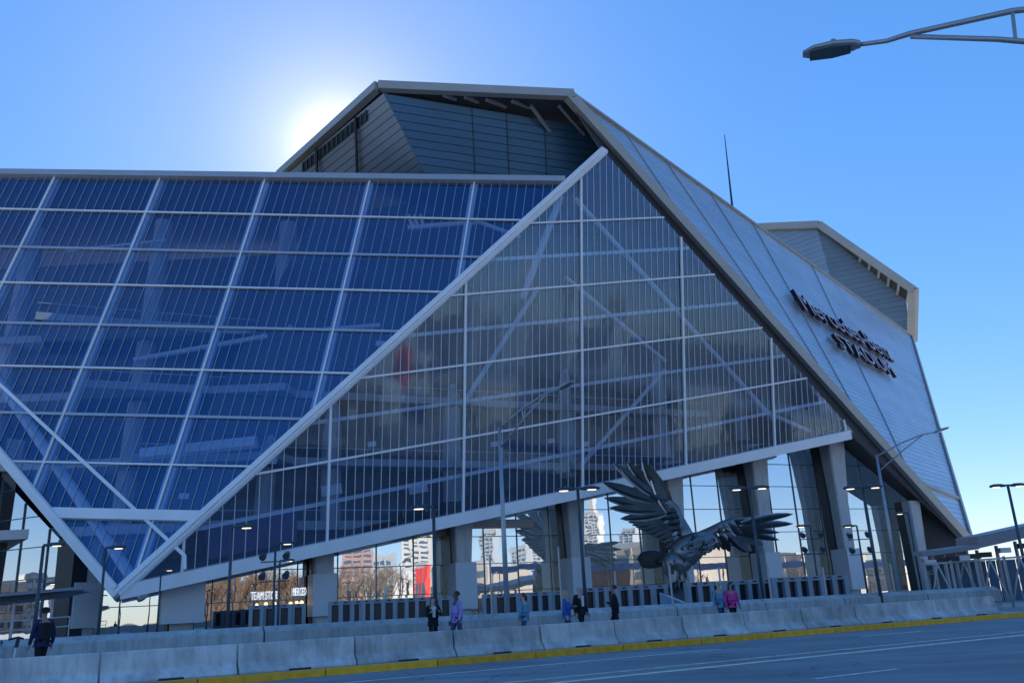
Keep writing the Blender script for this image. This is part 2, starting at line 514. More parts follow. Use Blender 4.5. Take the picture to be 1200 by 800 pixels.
# ================================================================== STADIUM
stadium = thing('stadium', 'huge angular glass and metal stadium with leaning triangular facades behind the falcon', 'stadium', (0, 110, 0))
SO = Vector((0, 110, 0))
class SB(MB):                               # builds under the stadium, whose base is at SO
    def build(self, name, material, parent=None, **k):
        self.v = [tuple(Vector(p) - SO) for p in self.v]
        return MB.build(self, name, material, parent or stadium, **k)

V = at(140, 695, 75.0)
nB = azv(162.74, 79.63).cross(azv(66.15, 10.17)).normalized()
if nB.y > 0: nB = -nB                       # outwards, towards the street
P = hit(708, 178, nB, V); Q = hit(1000, 505, nB, V)
ah = RT - UPV * 0.022
nA = (P - V).cross(ah).normalized()
if nA.y > 0: nA = -nA
FA = Frame(V, ah, nA); FB = Frame(V, azv(66.15, 10.17), nB)

# ---- left facade (leans back): inverted triangle
pA = [FA.px(140, 695), FA.px(660, 215), FA.px(-277, 203)]
lf = SB()
lf.beam(FA.to3(pA[0], 0.25), FA.to3(FA.px(708, 178), 0.25), 0.85, 0.7, FA.ex)
left = lf.build('left_facade', steel)
b2 = SB().beam(FA.to3(pA[0], 0.72), FA.to3(FA.px(700, 186), 0.72), 0.3, 0.25, FA.ex).build('edge_rail', steel, left)
SB().beam(FA.to3(FA.px(140, 697), 0.25), FA.to3(pA[2], 0.25), 0.85, 0.7, FA.ex).build('edge_beam', steel, left)
SB().beam(FA.to3(FA.px(139, 691), 0.7), FA.to3(pA[2], 0.7), 0.28, 0.25, FA.ex).build('edge_rail', steel, left)
SB().beam(FA.to3(FA.px(-285, 201), 0.1), FA.to3(FA.px(662, 213), 0.1), 0.75, 1.0, FA.ey).build('coping', trim, left)
SB().beam(FA.to3(FA.px(62, 602), 0.2), FA.to3(FA.px(240, 606), 0.2), 0.95, 0.6, FA.ey).build('cross_beam', steel, left)
SB().beam(FA.to3(FA.px(-60, 395), 0.3), FA.to3(FA.px(218, 652), 0.3), 0.3, 0.25, FA.ex).build('diagonal_rail', steel, left)
SB().beam(FA.to3(FA.px(218, 652), 0.3), FA.to3(FA.px(218, 668), 0.3), 0.25, 0.25, FA.ex).build('diagonal_rail', steel, left)
top = [FA.px(u, 214) for u in (62, 214, 342, 441, 556)]
bot = [FA.px(-10, 345), FA.px(65, 587), FA.px(232, 590), FA.px(398, 405), FA.px(545, 303)]
dxs = [(b[0] - t[0]) / (b[1] - t[1]) for t, b in zip(top, bot)]
dm = sum(dxs) / len(dxs)
xs = [t[0] - dm * (t[1]) for t in top]      # where each mullion line meets y=0
step = (xs[-1] - xs[0]) / 4
xs = [xs[0] + step * k for k in range(-4, 6)]
ymax = max(p[1] for p in pA) + 1
def transom(F, poly, yl, off, wd, dp, name, mt_, par, u0=None):
    sg = segclip(yl[0], yl[1], poly)
    if sg:
        SB().beam(F.to3(sg[0], off), F.to3(sg[1], off), wd, dp, F.ey).build(name, mt_, par)
for x in xs:
    sg = segclip((x, 0), (x + dm * 60, 60), pA)
    if sg and abs(sg[1][1] - sg[0][1]) > 1:
        SB().beam(FA.to3(sg[0], -0.32), FA.to3(sg[1], -0.32), 0.8, 0.5, FA.ex).build('mullion', steel, left)
        SB().beam(FA.to3(sg[0], 0.12), FA.to3(sg[1], 0.12), 0.16, 0.2, FA.ex).build('mullion_cap', steel, left)
for k in range(-48, 72):
    x = xs[0] + step * (4 + k / 12)
    if (k % 12) == 0: continue
    sg = segclip((x, 0), (x + dm * 60, 60), pA)
    if sg and abs(sg[1][1] - sg[0][1]) > 0.8:
        SB().beam(FA.to3(sg[0], 0.06), FA.to3(sg[1], 0.06), 0.07, 0.06, FA.ex).build('glazing_bar', barA, left)
barA2 = mat('facade_transom_blue_grey', (0.40, 0.46, 0.54), 0.45, 0.2, var=0.06)
rowsA = [FA.px(200, y) for y in (250, 336, 433.5, 545)]
midA = [FA.px(200, y) for y in (294, 383, 488)]
for q in rowsA:
    transom(FA, pA, ((-90, q[1]), (60, q[1])), 0.13, 0.17, 0.2, 'transom', steel, left)
for q in midA:
    transom(FA, pA, ((-90, q[1]), (60, q[1])), 0.11, 0.26, 0.16, 'transom', barA2, left)
ys = sorted([0.0] + [q[1] for q in rowsA] + [FA.px(150, 604)[1]] + [ymax])
for i in range(len(xs) - 1):
    for j in range(len(ys) - 1):
        y0, y1 = ys[j], ys[j + 1]
        cell = [(xs[i] + dm * y0, y0), (xs[i + 1] + dm * y0, y0), (xs[i + 1] + dm * y1, y1), (xs[i] + dm * y1, y1)]
        c = clipconv(cell, pA)
        if len(c) >= 3 and area(c) > 0.3:
            j1, j2 = random.uniform(-0.02, 0.02), random.uniform(-0.03, 0.03)
            SB().prism([FA.to3(q, j1 * (q[0] - c[0][0]) / 12 + j2 * (q[1] - y0) / 10 - 0.03) for q in c], FA.n * 0.024).build('pane', gA, left)

# ---- right facade (leans out): triangle
pB = [FB.px(140, 695), FB.px(1000, 506), FB.px(708, 178)]
right = SB().beam(FB.to3(FB.px(140, 693), 0.1), FB.to3(FB.px(994, 509), 0.1), 1.15, 0.9, FB.ey).build('right_facade', steel)
SB().beam(FB.to3(FB.px(140, 694), 0.35), FB.to3(FB.px(708, 178), 0.35), 0.55, 0.5, FB.ex).build('diagonal_beam', steel, right)
mx = [((387, 480), (383, 625)), ((545, 340), (542, 605)), ((680, 220), (682, 572)), ((797, 275), (803, 548)), ((902, 388), (907, 524))]
ml2 = [(FB.px(*a), FB.px(*b)) for a, b in mx]
ml2 = [(FB.px(215, 640), FB.px(213, 668))] + ml2 + [(FB.px(985, 480), FB.px(990, 505))]
for a, b in ml2:
    sg = segclip(a, b, pB)
    if sg:
        SB().beam(FB.to3(sg[0], 0.16), FB.to3(sg[1], 0.16), 0.24, 0.26, FB.ex).build('mullion', steel, right)
def lerp2(a, b, t): return (a[0] + (b[0] - a[0]) * t, a[1] + (b[1] - a[1]) * t)
for i in range(len(ml2) - 1):
    n_ = (12, 16, 16, 16, 16, 12)[i]
    for k in range(1, n_):
        a = lerp2(ml2[i][0], ml2[i + 1][0], k / n_); b = lerp2(ml2[i][1], ml2[i + 1][1], k / n_)
        # keep the slope of the neighbours
        sg = segclip(a, b, pB)
        if sg and math.dist(*sg) > 0.8:
            SB().beam(FB.to3(sg[0], 0.06), FB.to3(sg[1], 0.06), 0.07, 0.06, FB.ex).build('glazing_bar', barm, right)
rB = [((624, 262), (760, 256)), ((548, 345), (760, 328)), ((545, 427.5), (760, 400.6)), ((386, 540), (760, 475))]
rB2 = [(FB.px(*a), FB.px(*b)) for a, b in rB]
mB = [((640, 300), (760, 293)), ((548, 386), (760, 365)), ((389.5, 492), (677.7, 451)), ((412, 583), (649, 535))]
for a, b in rB2:
    transom(FB, pB, (a, b), 0.18, 0.2, 0.24, 'transom', steel, right)
for a, b in mB:
    transom(FB, pB, (FB.px(*a), FB.px(*b)), -0.3, 0.36, 0.4, 'transom', steel, right)
def yat(seg_, x): 
    (x0, y0), (x1, y1) = seg_
    return y0 + (y1 - y0) * (x - x0) / (x1 - x0)
allr = [((-5, -60), (130, -60))] + sorted(rB2, key=lambda s: s[0][1] + s[1][1]) + [((-5, 90), (130, 90))]
for i in range(-1, len(ml2)):
    def mline(j, y):
        if j < 0: return -10
        if j >= len(ml2): return 140
        (x0, y0), (x1, y1) = ml2[j]
        return x0 + (x1 - x0) * (y - y0) / (y1 - y0)
    for j in range(len(allr) - 1):
        lo, hi = allr[j], allr[j + 1]
        xa, xb = mline(i, 20), mline(i + 1, 20)
        cell = [(mline(i, yat(lo, xa)), yat(lo, xa)), (mline(i + 1, yat(lo, xb)), yat(lo, xb)), (mline(i + 1, yat(hi, xb)), yat(hi, xb)), (mline(i, yat(hi, xa)), yat(hi, xa))]
        c = clipconv(cell, pB)
        if len(c) >= 3 and area(c) > 0.3:
            SB().prism([FB.to3(q, 0.0) for q in c], FB.n * 0.024).build('pane', gB, right)

# ---- ground-level mirror glazing, recessed behind the facades
HB = azv(66.15); N0 = Vector((HB.y, -HB.x, 0))      # towards the street
WB = Vector((V.x, V.y, 0)) - N0 * 7.0
HL = azv(116.0); NL = Vector((HL.y, -HL.x, 0))
WL = WB - HB * 4.0
if NL.y > 0: NL = -NL
FG = Frame(WL, HB, N0); FL = Frame(WL, -HL, NL)
if FL.ex.dot(HL) > 0: FL.ex = -FL.ex
def glazing(F, poly, x0, x1, dx, zs, name):
    fr = SB().prism([F.to3((x0, 0.12), 0.1), F.to3((x1, 0.12), 0.1), F.to3((x1, 0.42), 0.1), F.to3((x0, 0.42), 0.1)], -F.n * 0.3).build(name, darkm)
    n_ = int(round((x1 - x0) / dx))
    for i in range(n_ + 1):
        x = x0 + dx * i
        sg = segclip((x, 0), (x, 10), poly)
        if sg: SB().beam(F.to3(sg[0], 0.05), F.to3(sg[1], 0.05), 0.10, 0.14, F.ex).build('mullion', barg, fr)
    for z in zs[1:-1]:
        sg = segclip((0, z), (10, z), poly)
        if sg: SB().beam(F.to3(sg[0], 0.05), F.to3(sg[1], 0.05), 0.075, 0.10, F.ey).build('transom', barg, fr)
    for i in range(n_):
        for j in range(len(zs) - 1):
            a, b = x0 + dx * i, x0 + dx * (i + 1)
            c = clipconv([(a, zs[j]), (b, zs[j]), (b, zs[j + 1]), (a, zs[j + 1])], poly)
            if len(c) >= 3 and area(c) > 0.2:
                j1, j2, j3 = [random.uniform(-0.006, 0.006) for _ in range(3)]
                pts = [F.to3(q, j1 + j2 * (q[0] - a) / dx + j3 * (q[1] - zs[j]) / 3) for q in c]
                SB().prism(pts, -F.n * 0.03).build('pane', gG, fr)
    return fr
barg = mat('glazing_frame_blue_grey', (0.12, 0.14, 0.17), 0.4, 0.4)
zs = [0.42] + [2.9 * k for k in range(1, 10)]
# top of the glass follows the rising lower beam
glazing(FG, [(0, 0.42), (104, 0.42), (104, 14), (91, 22.0), (0, 3.9)], 0, 104.0, 4.0, zs, 'street_glazing')
glazing(FL, [(0, 0.42), (0, 7.5), (26, 25.5), (72, 25.5), (72, 0.42)], 0, 72.0, 4.0, zs, 'corner_glazing')

# ---- concrete columns with their pale base boxes
boxm = mat('column_box_panel', (0.55, 0.56, 0.57), 0.5, var=0.05, scale=0.5)
def column(u, ytop, Y, wt, wb, boxh, boxw, zt=None, rz=0.0):
    c = hit(u, 700, N0, WL + N0 * 2.3) if u > 140 else at(u, 700, Y)
    ztop = zt if zt is not None else at(u, ytop, c.y).z + 0.4
    c.z = 0.12
    ax = HB if u > 140 else -HL
    ay = Vector((-ax.y, ax.x, 0))
    def ring(z, wx, wy):
        p = Vector((c.x, c.y, z)); cc = 0.12
        r_ = []
        for sx, sy in ((-1, -1), (1, -1), (1, 1), (-1, 1)):
            for q in ((1, 1 - cc), (1 - cc, 1)) if sx * sy > 0 else ((1 - cc, 1), (1, 1 - cc)):
                r_.append(p + ax * sx * wx / 2 * q[0] + ay * sy * wy / 2 * q[1])
        return r_
    mb = SB(); mb.loft([ring(0.12, wb, wb * 1.3), ring(ztop * 0.55, wb * 1.15, wb * 1.5), ring(ztop, wt, wt * 1.2)])
    o = mb.build('column', col_conc)
    SB().prism([c + ax * sx * wb * 0.60 + ay * wb * 0.1 + Z * 0.02 for sx in (-1, 1)] + [Vector((c.x, c.y, ztop)) + ax * sx * wt * 0.53 + ay * wt * 0.1 for sx in (1, -1)], ay * wb * 0.85).build('added_dark_back', darkm, o)  # dark slab added to darken the column's rear in the mirror glass
    if boxh:
        bx = SB()
        bx.prism([c + ax * sx * boxw / 2 + ay * (sy * boxw * 0.62 - 0.2) + Z * 1.1 for sx, sy in ((-1, -1), (1, -1), (1, 1), (-1, 1))], Z * boxh)
        bx.build('base_box', boxm, o)
    return o
column(92, 635, 80, 2.2, 1.8, 3.9, 2.6, zt=9)
column(-25, 560, 86, 3.2, 1.8, 3.9, 2.6, zt=20)
column(214, 672, 78.5, 2.2, 1.9, 4.0, 3.6, zt=5.2)
column(377, 645, 84, 1.9, 1.6, 3.9, 2.3)
column(541, 606, 90.5, 2.2, 1.5, 4.6, 2.3)
column(676, 575, 96, 2.4, 1.5, 4.8, 2.3)
column(797, 545, 101.5, 2.6, 1.6, 4.8, 2.3)
column(902, 525, 106, 2.8, 1.6, 4.8, 2.3)
column(998, 505, 111, 3.0, 1.6, 5.0, 2.3)
column(1084, 590, 121, 2.0, 1.4, 0, 3.0)

# ---- clad wing with the sign (triangle T-K-G)
T = at(672, 112, 86.0)
dPQ = (Q - P).normalized()
g = ray(1138, 632).normalized()
w0 = T - CAM; bb = dPQ.dot(g); d1 = dPQ.dot(w0); e1 = g.dot(w0)
G = CAM + g * ((e1 - bb * d1) / (1 - bb * bb))
HC = azv(39.0)
nC = (G - T).cross(HC).normalized()
if nC.z < 0: nC = -nC
FC = Frame(T, HC, nC)
K2 = FC.px(1068, 394); K = FC.to3(K2)
pC = [(0, 0), FC.to2(G), K2]
wing = SB().prism([T - nC * 0.35, G - nC * 0.35, K - nC * 0.35], -nC * 0.5).build('clad_wing', backing)
ylo, yhi = min(p[1] for p in pC), max(p[1] for p in pC)
rows = 66
for i in range(rows):
    a = ylo + (yhi - ylo) * i / rows; b = ylo + (yhi - ylo) * (i + 1) / rows - 0.03
    c = clipconv([(-50, a), (400, a), (400, b), (-50, b)], pC)
    if len(c) >= 3 and area(c) > 0.1:
        # each course tilts a little so that its lower edge stands proud
        pts = [FC.to3(q, 0.035 * (1 - (q[1] - a) / (b - a))) for q in c]
        SB().prism(pts, -nC * 0.3).build('cladding_course', clad, wing)
for (ua, va, ub, vb) in ((742, 170, 808, 268), (790, 204, 938, 420), (842, 242, 985, 470), (885, 268, 1035, 540), (960, 330, 1075, 575)):
    a, b = FC.px(ua, va), FC.px(ub, vb)
    sg = segclip(a, b, pC)
    if sg: SB().beam(FC.to3(sg[0], 0.08), FC.to3(sg[1], 0.08), 0.06, 0.12, FC.ex).build('seam', trim, wing)
a, b = FC.px(1081, 567), FC.px(1122, 584)
SB().beam(FC.to3(a, 0.16), FC.to3(b, 0.16), 0.5, 0.3, FC.ey).build('gutter', fasm, wing)
# fascia along the near edge, soffit behind it
nE = (G - T).cross(ray(900, 370)).normalized()
sf = Vector((-0.62, -0.30, -0.2)).normalized()      # away from the wing, towards the facade side
SB().beam(T + (T - G).normalized() * 0.3 + sf * 0.2 - nC * 0.3, G + sf * 0.2 - nC * 0.3, 1.15, 1.1, sf).build('fascia', fasm, wing)
K_end = K
SB().beam(K + nC * 0.05, G + nC * 0.05, 0.7, 0.5, FC.ex).build('edge_trim', fasm, wing)
SB().beam(T + nC * 0.1 , K + nC * 0.1, 0.5, 0.4, FC.ey).build('roof_trim', fasm, wing)
gr = FG.to3((112, 3.0)); gr2 = FG.to3((112, 25))
Ti, Gi = T - nC * 0.9, G - nC * 0.9
sb = SB()
back = Vector((0.2, 0.6, 0)).normalized()
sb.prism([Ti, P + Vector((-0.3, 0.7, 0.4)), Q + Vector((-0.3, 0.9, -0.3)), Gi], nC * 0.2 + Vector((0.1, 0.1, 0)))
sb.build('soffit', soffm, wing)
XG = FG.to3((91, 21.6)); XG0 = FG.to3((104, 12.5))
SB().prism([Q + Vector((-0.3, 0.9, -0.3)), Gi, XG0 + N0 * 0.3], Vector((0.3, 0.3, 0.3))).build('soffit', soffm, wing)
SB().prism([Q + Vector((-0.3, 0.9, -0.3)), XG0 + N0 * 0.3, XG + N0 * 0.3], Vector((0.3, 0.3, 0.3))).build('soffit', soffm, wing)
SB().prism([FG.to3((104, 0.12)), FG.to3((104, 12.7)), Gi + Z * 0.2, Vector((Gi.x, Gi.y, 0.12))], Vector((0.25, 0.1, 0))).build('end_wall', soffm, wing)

# ---- lettering on the wing
letm = mat('letter_face', (0.42, 0.36, 0.42), 0.4, var=0.1)
lets = mat('letter_return', (0.022, 0.008, 0.014), 0.5, var=0.05)
def char_mesh(ch):
    cu = bpy.data.curves.new('letter', 'FONT'); cu.body = ch; cu.size = 1.0; cu.extrude = 0.06; cu.offset = 0.0
    o = bpy.data.objects.new('tmp', cu); col.objects.link(o)
    bpy.context.view_layer.update()
    me = bpy.data.meshes.new_from_object(o.evaluated_get(bpy.context.evaluated_depsgraph_get()))
    bpy.data.objects.remove(o)
    return me
def word(F, txt, x0, y0, wd, ht, off, depth, par, m1, m2, name='letter', build_off=SO, bold=0.0):
    meshes = [(c, char_mesh(c)) for c in txt]
    adv, x = [], 0.0
    for c, me in meshes:
        xs_ = [v.co.x for v in me.vertices] or [0, 0.2]
        adv.append((x, min(xs_))); x += max(xs_) - min(xs_) + 0.09
    k = wd / x
    for (c, me), (ax, mn) in zip(meshes, adv):
        for v in me.vertices:
            p = F.to3((x0 + (v.co.x - mn + ax) * k, y0 + v.co.y * ht / 0.73), off + (v.co.z / 0.06 + 1) / 2 * depth)
            v.co = p - build_off
        me.materials.clear(); me.materials.append(m1); me.materials.append(m2)
        for pl in me.polygons:
            pl.material_index = 0 if abs(pl.normal.dot(F.n)) > 0.7 else 1
        o = link_mesh(name, me, par)
l1a, l1b = FC.px(931, 356), FC.px(1050, 436)
l2a, l2b = FC.px(978, 407), FC.px(1047, 446)
sign = SB().beam(FC.to3((l1a[0], l1a[1] + 0.6), 0.3), FC.to3((l1b[0], l1a[1] + 0.6), 0.2), 0.1, 0.1, FC.ey).build('sign', darkm)
sx0, sx1 = l1a[0], l1b[0]
word(FC, 'Mercedes-Benz', sx0, (l1a[1] + l1b[1]) / 2, sx1 - sx0, 3.9, 0.4, 0.55, sign, letm, lets)
word(FC, 'STADIUM', l2a[0], (l2a[1] + l2b[1]) / 2 - 0.2, l2b[0] - l2a[0], 2.9, 0.4, 0.55, sign, letm, lets)

# ---- roof, upper block
zr = T.z
M1 = atz(443, 102, zr); L1 = atz(327, 206, zr)
roof_pts = [T, M1, L1, L1 + Vector((-25, 60, 0)), Vector((10, 250, zr)), K + Vector((-8, 10, 0))]
rf = SB().prism([Vector((p.x, p.y, zr)) for p in (T, M1, L1, L1 + Vector((-8, 70, 0)), Vector((40, 190, 0)), K + Vector((-20, -20, 0)))], Z * 0.5)
roof = rf.build('roof', backing)
SB().beam(T + Z * 0.1, M1 + Z * 0.1, 1.0, 0.9, Z).build('roof_edge', fasm, roof)
SB().beam(M1 + Z * 0.1, L1 + Z * 0.1, 1.0, 0.9, Z).build('roof_edge', fasm, roof)
F1 = atz(449, 109, zr - 0.55); F2 = atz(700, 150, zr - 0.55)
L2 = atz(330, 209, zr - 0.55)
F3 = at(505, 214, 88.4)
nD = (F2 - F1).cross(F3 - F1).normalized()
if nD.y > 0: nD = -nD
FD = Frame(F1, (F2 - F1), nD)
nL2 = (L2 - F1).cross(F3 - F1).normalized()
if nL2.y > 0: nL2 = -nL2
FDL = Frame(F1, (L2 - F1), nL2)
def cladding(F, poly, pitch, par, mt_, gap=0.06):
    y0 = min(p[1] for p in poly); y1 = max(p[1] for p in poly)
    n_ = max(1, int((y1 - y0) / pitch))
    for i in range(n_):
        a = y0 + (y1 - y0) * i / n_; b = y0 + (y1 - y0) * (i + 1) / n_ - gap
        c = clipconv([(-400, a), (400, a), (400, b), (-400, b)], poly)
        if len(c) >= 3 and area(c) > 0.1:
            SB().prism([F.to3(q, 0.05 * (1 - (q[1] - a) / (b - a))) for q in c], -F.n * 0.2).build('cladding_course', mt_, par)
pD = [FD.to2(F1), FD.px(507, 222), FD.px(664, 224), FD.px(712, 176), FD.to2(F2)]
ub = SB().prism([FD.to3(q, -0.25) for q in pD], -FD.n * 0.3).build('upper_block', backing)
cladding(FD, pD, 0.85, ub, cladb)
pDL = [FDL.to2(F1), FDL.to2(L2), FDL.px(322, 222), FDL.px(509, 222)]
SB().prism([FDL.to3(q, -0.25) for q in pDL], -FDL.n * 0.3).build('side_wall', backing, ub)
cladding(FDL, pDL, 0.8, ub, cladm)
for u in (557, 597, 641):
    sg = segclip(FD.px(u - 4, 130), FD.px(u, 215), pD)
    if sg: SB().beam(FD.to3(sg[0], 0.08), FD.to3(sg[1], 0.08), 0.07, 0.1, FD.ex).build('seam', backing, ub)
lv0, lv1, lv2, lv3 = FDL.px(356, 190), FDL.px(430, 129), FDL.px(430, 142), FDL.px(356, 202)
SB().prism([FDL.to3(q, 0.1) for q in (lv0, lv1, lv2, lv3)], FDL.n * 0.06).build('louvre_band', darkm, ub)
for k in range(15):
    a, b = lerp2(lv0, lv1, k / 14), lerp2(lv3, lv2, k / 14)
    SB().beam(FDL.to3(a, 0.22), FDL.to3(b, 0.22), 0.12, 0.1, FDL.ex).build('louvre_fin', cladb, ub)
for ua, va, ub_, vb in ((419, 136, 421, 210), (373, 172, 374, 210)):
    sg = (FDL.px(ua, va), FDL.px(ub_, vb))
    SB().beam(FDL.to3(sg[0], 0.35), FDL.to3(sg[1], 0.35), 0.28, 0.2, FDL.ex).build('downpipe', darkm, ub)
for (u0, v0, u1, v1) in ((622, 124, 644, 155), (655, 124, 684, 158), (570, 117, 592, 126), (600, 119, 625, 128), (545, 114, 560, 120), (520, 112, 534, 117), (668, 118, 690, 150)):
    p = atz(u0, v0, zr - 0.3); q = hit(u1, v1, FD.n, FD.o)
    SB().beam(p, q + FD.n * 0.2, 0.32, 0.32, Z).build('strut', trim, roof)
# flat roof behind the left facade
cA0 = FA.to3(FA.px(-290, 199), -0.3); cA1 = FA.to3(FA.px(655, 211), -0.3)
SB().prism([cA0, cA1, cA1 + Vector((25, 60, 0)), cA0 + Vector((15, 90, 0))], Z * -0.35).build('lower_roof', backing)

# ---- rear block beyond the wing
Y1 = 205.0
r1 = at(886, 266, Y1); r2 = at(960, 263, Y1 - 12); r3 = at(1071, 340, K.y - 3)
r4 = at(1069, 400, K.y + 4)
rb = SB().beam(r1, r2, 1.6, 1.4, Z).build('rear_block', fasm)
SB().beam(r2, r3, 1.7, 1.5, Z).build('roof_edge', fasm, rb)
SB().beam(r3 + Z * 0.5, r4, 1.8, 1.5, (r3 - r2).normalized()).build('roof_edge', fasm, rb)
q1 = at(886, 268, Y1 + 1); q2 = at(957, 266, Y1 - 10); q2b = at(985, 365, Y1 - 9); q1b = at(880, 330, Y1 + 1)
def facet(pts, par, mt_, pitch):
    n_ = (pts[1] - pts[0]).cross(pts[2] - pts[0]).normalized()
    if n_.y > 0: n_ = -n_
    F = Frame(pts[0], Vector((-n_.y, n_.x, 0)), n_)
    poly = [F.to2(p) for p in pts]
    SB().prism([F.to3(q, -0.25) for q in poly], -n_ * 0.4).build('wall', backing, par)
    cladding(F, poly, pitch, par, mt_, 0.04)
    return F
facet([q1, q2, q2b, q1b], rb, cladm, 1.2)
q3 = at(1062, 346, K.y + 3); q3b = at(1064, 412, K.y + 2); q2c = at(1000, 372, Y1 - 8)
nq = (q3 - q2).cross(q2b - q2).normalized()
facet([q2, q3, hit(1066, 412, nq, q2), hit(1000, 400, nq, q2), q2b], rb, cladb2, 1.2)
for k in range(6):
    t = 0.45 + 0.1 * k
    p = r2.lerp(r3, t) - Z * 0.6
    q = q2.lerp(q3, t) + Vector((0.5, -0.5, -3.2 * t))
    SB().beam(p, q, 0.5, 0.5, Z).build('strut', trim, rb)
SB().prism([r1, r2, r3, r3 + Vector((6, 60, 0)), r1 + Vector((6, 60, 0))], Z * 0.8).build('roof_slab', backing, rb)
# antenna
an = FC.to3(FC.px(858, 243)) + Vector((2, 5, 0))
at_ = at(849, 158, an.y)
ab_ = at(859, 250, an.y)
SB().tube([ab_, ab_.lerp(at_, 0.5), at_], [0.2, 0.13, 0.06], 6).build('antenna', darkm)

# ---- interior seen through the glass
def inset(F, q, d): return F.to3(q, -d)
IN = -nB * 13.0
Vi, Pi, Qi = V + IN, P + IN, Q + IN
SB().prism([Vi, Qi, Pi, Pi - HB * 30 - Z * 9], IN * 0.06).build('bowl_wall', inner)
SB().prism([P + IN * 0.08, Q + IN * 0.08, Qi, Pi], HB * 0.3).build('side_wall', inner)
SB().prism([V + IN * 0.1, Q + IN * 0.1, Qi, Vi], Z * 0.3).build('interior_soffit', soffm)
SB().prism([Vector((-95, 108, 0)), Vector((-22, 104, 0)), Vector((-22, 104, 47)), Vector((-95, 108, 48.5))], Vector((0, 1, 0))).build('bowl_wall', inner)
for z, dd, th in ((9.6, 4.5, 0.9), (16.5, 6.5, 0.8), (24.0, 7.5, 0.8), (31.0, 8.5, 0.8)):
    # concourse floors follow both facades
    xa = {9.6: 8, 16.5: 4, 24.0: -2, 31.0: -6}[z]
    xb = {9.6: 46, 16.5: 78, 24.0: 74, 31.0: 64}[z]
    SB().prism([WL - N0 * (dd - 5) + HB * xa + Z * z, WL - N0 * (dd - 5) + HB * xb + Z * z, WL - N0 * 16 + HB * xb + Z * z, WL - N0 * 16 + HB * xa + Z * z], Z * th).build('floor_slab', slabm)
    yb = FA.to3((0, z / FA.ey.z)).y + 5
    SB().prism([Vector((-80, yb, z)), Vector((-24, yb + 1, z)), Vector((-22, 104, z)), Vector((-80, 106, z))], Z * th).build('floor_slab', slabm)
    for k in range(14):
        p = WL - N0 * (dd - 4.6) + HB * (xa + 2 + (xb - xa - 4) * k / 13) + Z * (z + th)
        SB().beam(p, p + Z * 1.1, 0.07, 0.07, HB).build('railing_post', trim)
    SB().beam(WL - N0 * (dd - 4.6) + HB * xa + Z * (z + th + 1.1), WL - N0 * (dd - 4.6) + HB * xb + Z * (z + th + 1.1), 0.09, 0.09, Z).build('handrail', trim)
for x, z1 in ((24, 24), (38, 34), (53, 44), (67, 36), (80, 28)):
    p = WL - N0 * 4.0 + HB * x
    SB().tube([p + Z * (6.2 + 0.197 * (x - 4)), p + Z * z1], [1.1, 1.1], 12).build('interior_column', col_conc)
for x, y in ((-70, 88), (-56, 88), (-41, 88), (-27, 90)):
    SB().tube([Vector((x, y, 8)), Vector((x + 1, y + 3, 46))], [1.0, 1.0], 12).build('interior_column', col_conc)
def brace(F, a, b, d, r_, mt_=None):
    SB().tube([F.to3(F.px(*a), -d), F.to3(F.px(*b), -d)], r_, 8).build('brace', mt_ or steel)
brace(FB, (682, 228), (918, 492), 1.6, 0.28)
brace(FB, (672, 222), (626, 345), 3.0, 0.42)
brace(FB, (680, 318), (800, 420), 3.5, 0.25)
brace(FB, (800, 430), (700, 545), 3.5, 0.25)
brace(FB, (650, 330), (560, 470), 4.0, 0.3)
brace(FB, (905, 480), (960, 505), 1.6, 0.25)
brace(FA, (-20, 425), (158, 690), 2.2, 0.5)
brace(FA, (150, 515), (290, 500), 3.5, 0.65)
brace(FA, (135, 393), (300, 364), 5.0, 0.28, white)
brace(FA, (60, 268), (180, 255), 4.0, 0.16)
brace(FA, (475, 247), (560, 240), 3.0, 0.3, white)
brace(FA, (560, 240), (610, 258), 3.0, 0.25)
brace(FA, (374, 362), (440, 357), 4.0, 0.25, white)
for k in range(3): brace(FA, (476 + k * 7, 232), (480 + k * 7, 246), 3.0, 0.18, white)
def lightbox(F, u, v, d, wd, ht):
    c = F.to3(F.px(u, v), -d)
    SB().box(c, F.ex * wd / 2, F.n * 0.06, F.ey * ht / 2).build('light_panel', white)
for u, v in ((210, 527), (307, 521), (440, 379), (199, 563)): lightbox(FA, u, v, 4.0, 0.95, 0.55)
for u, v in ((445, 520), (592, 520), (701, 520), (660, 516)): lightbox(FB, u, v, 2.8, 0.85, 0.5)
for u, v in ((396, 575), (500, 573)): lightbox(FB, u, v, 2.6, 2.0, 1.0)
banner = mat('purple_backdrop', (0.16, 0.11, 0.24), 0.7, var=0.25, scale=0.3)
p0, p1, p2, p3 = [FB.to3(FB.px(u, v), -4.0) for u, v in ((246, 622), (358, 600), (358, 640), (246, 662))]
SB().prism([p0, p1, p2, p3], -FB.n * 0.2).build('backdrop', banner)

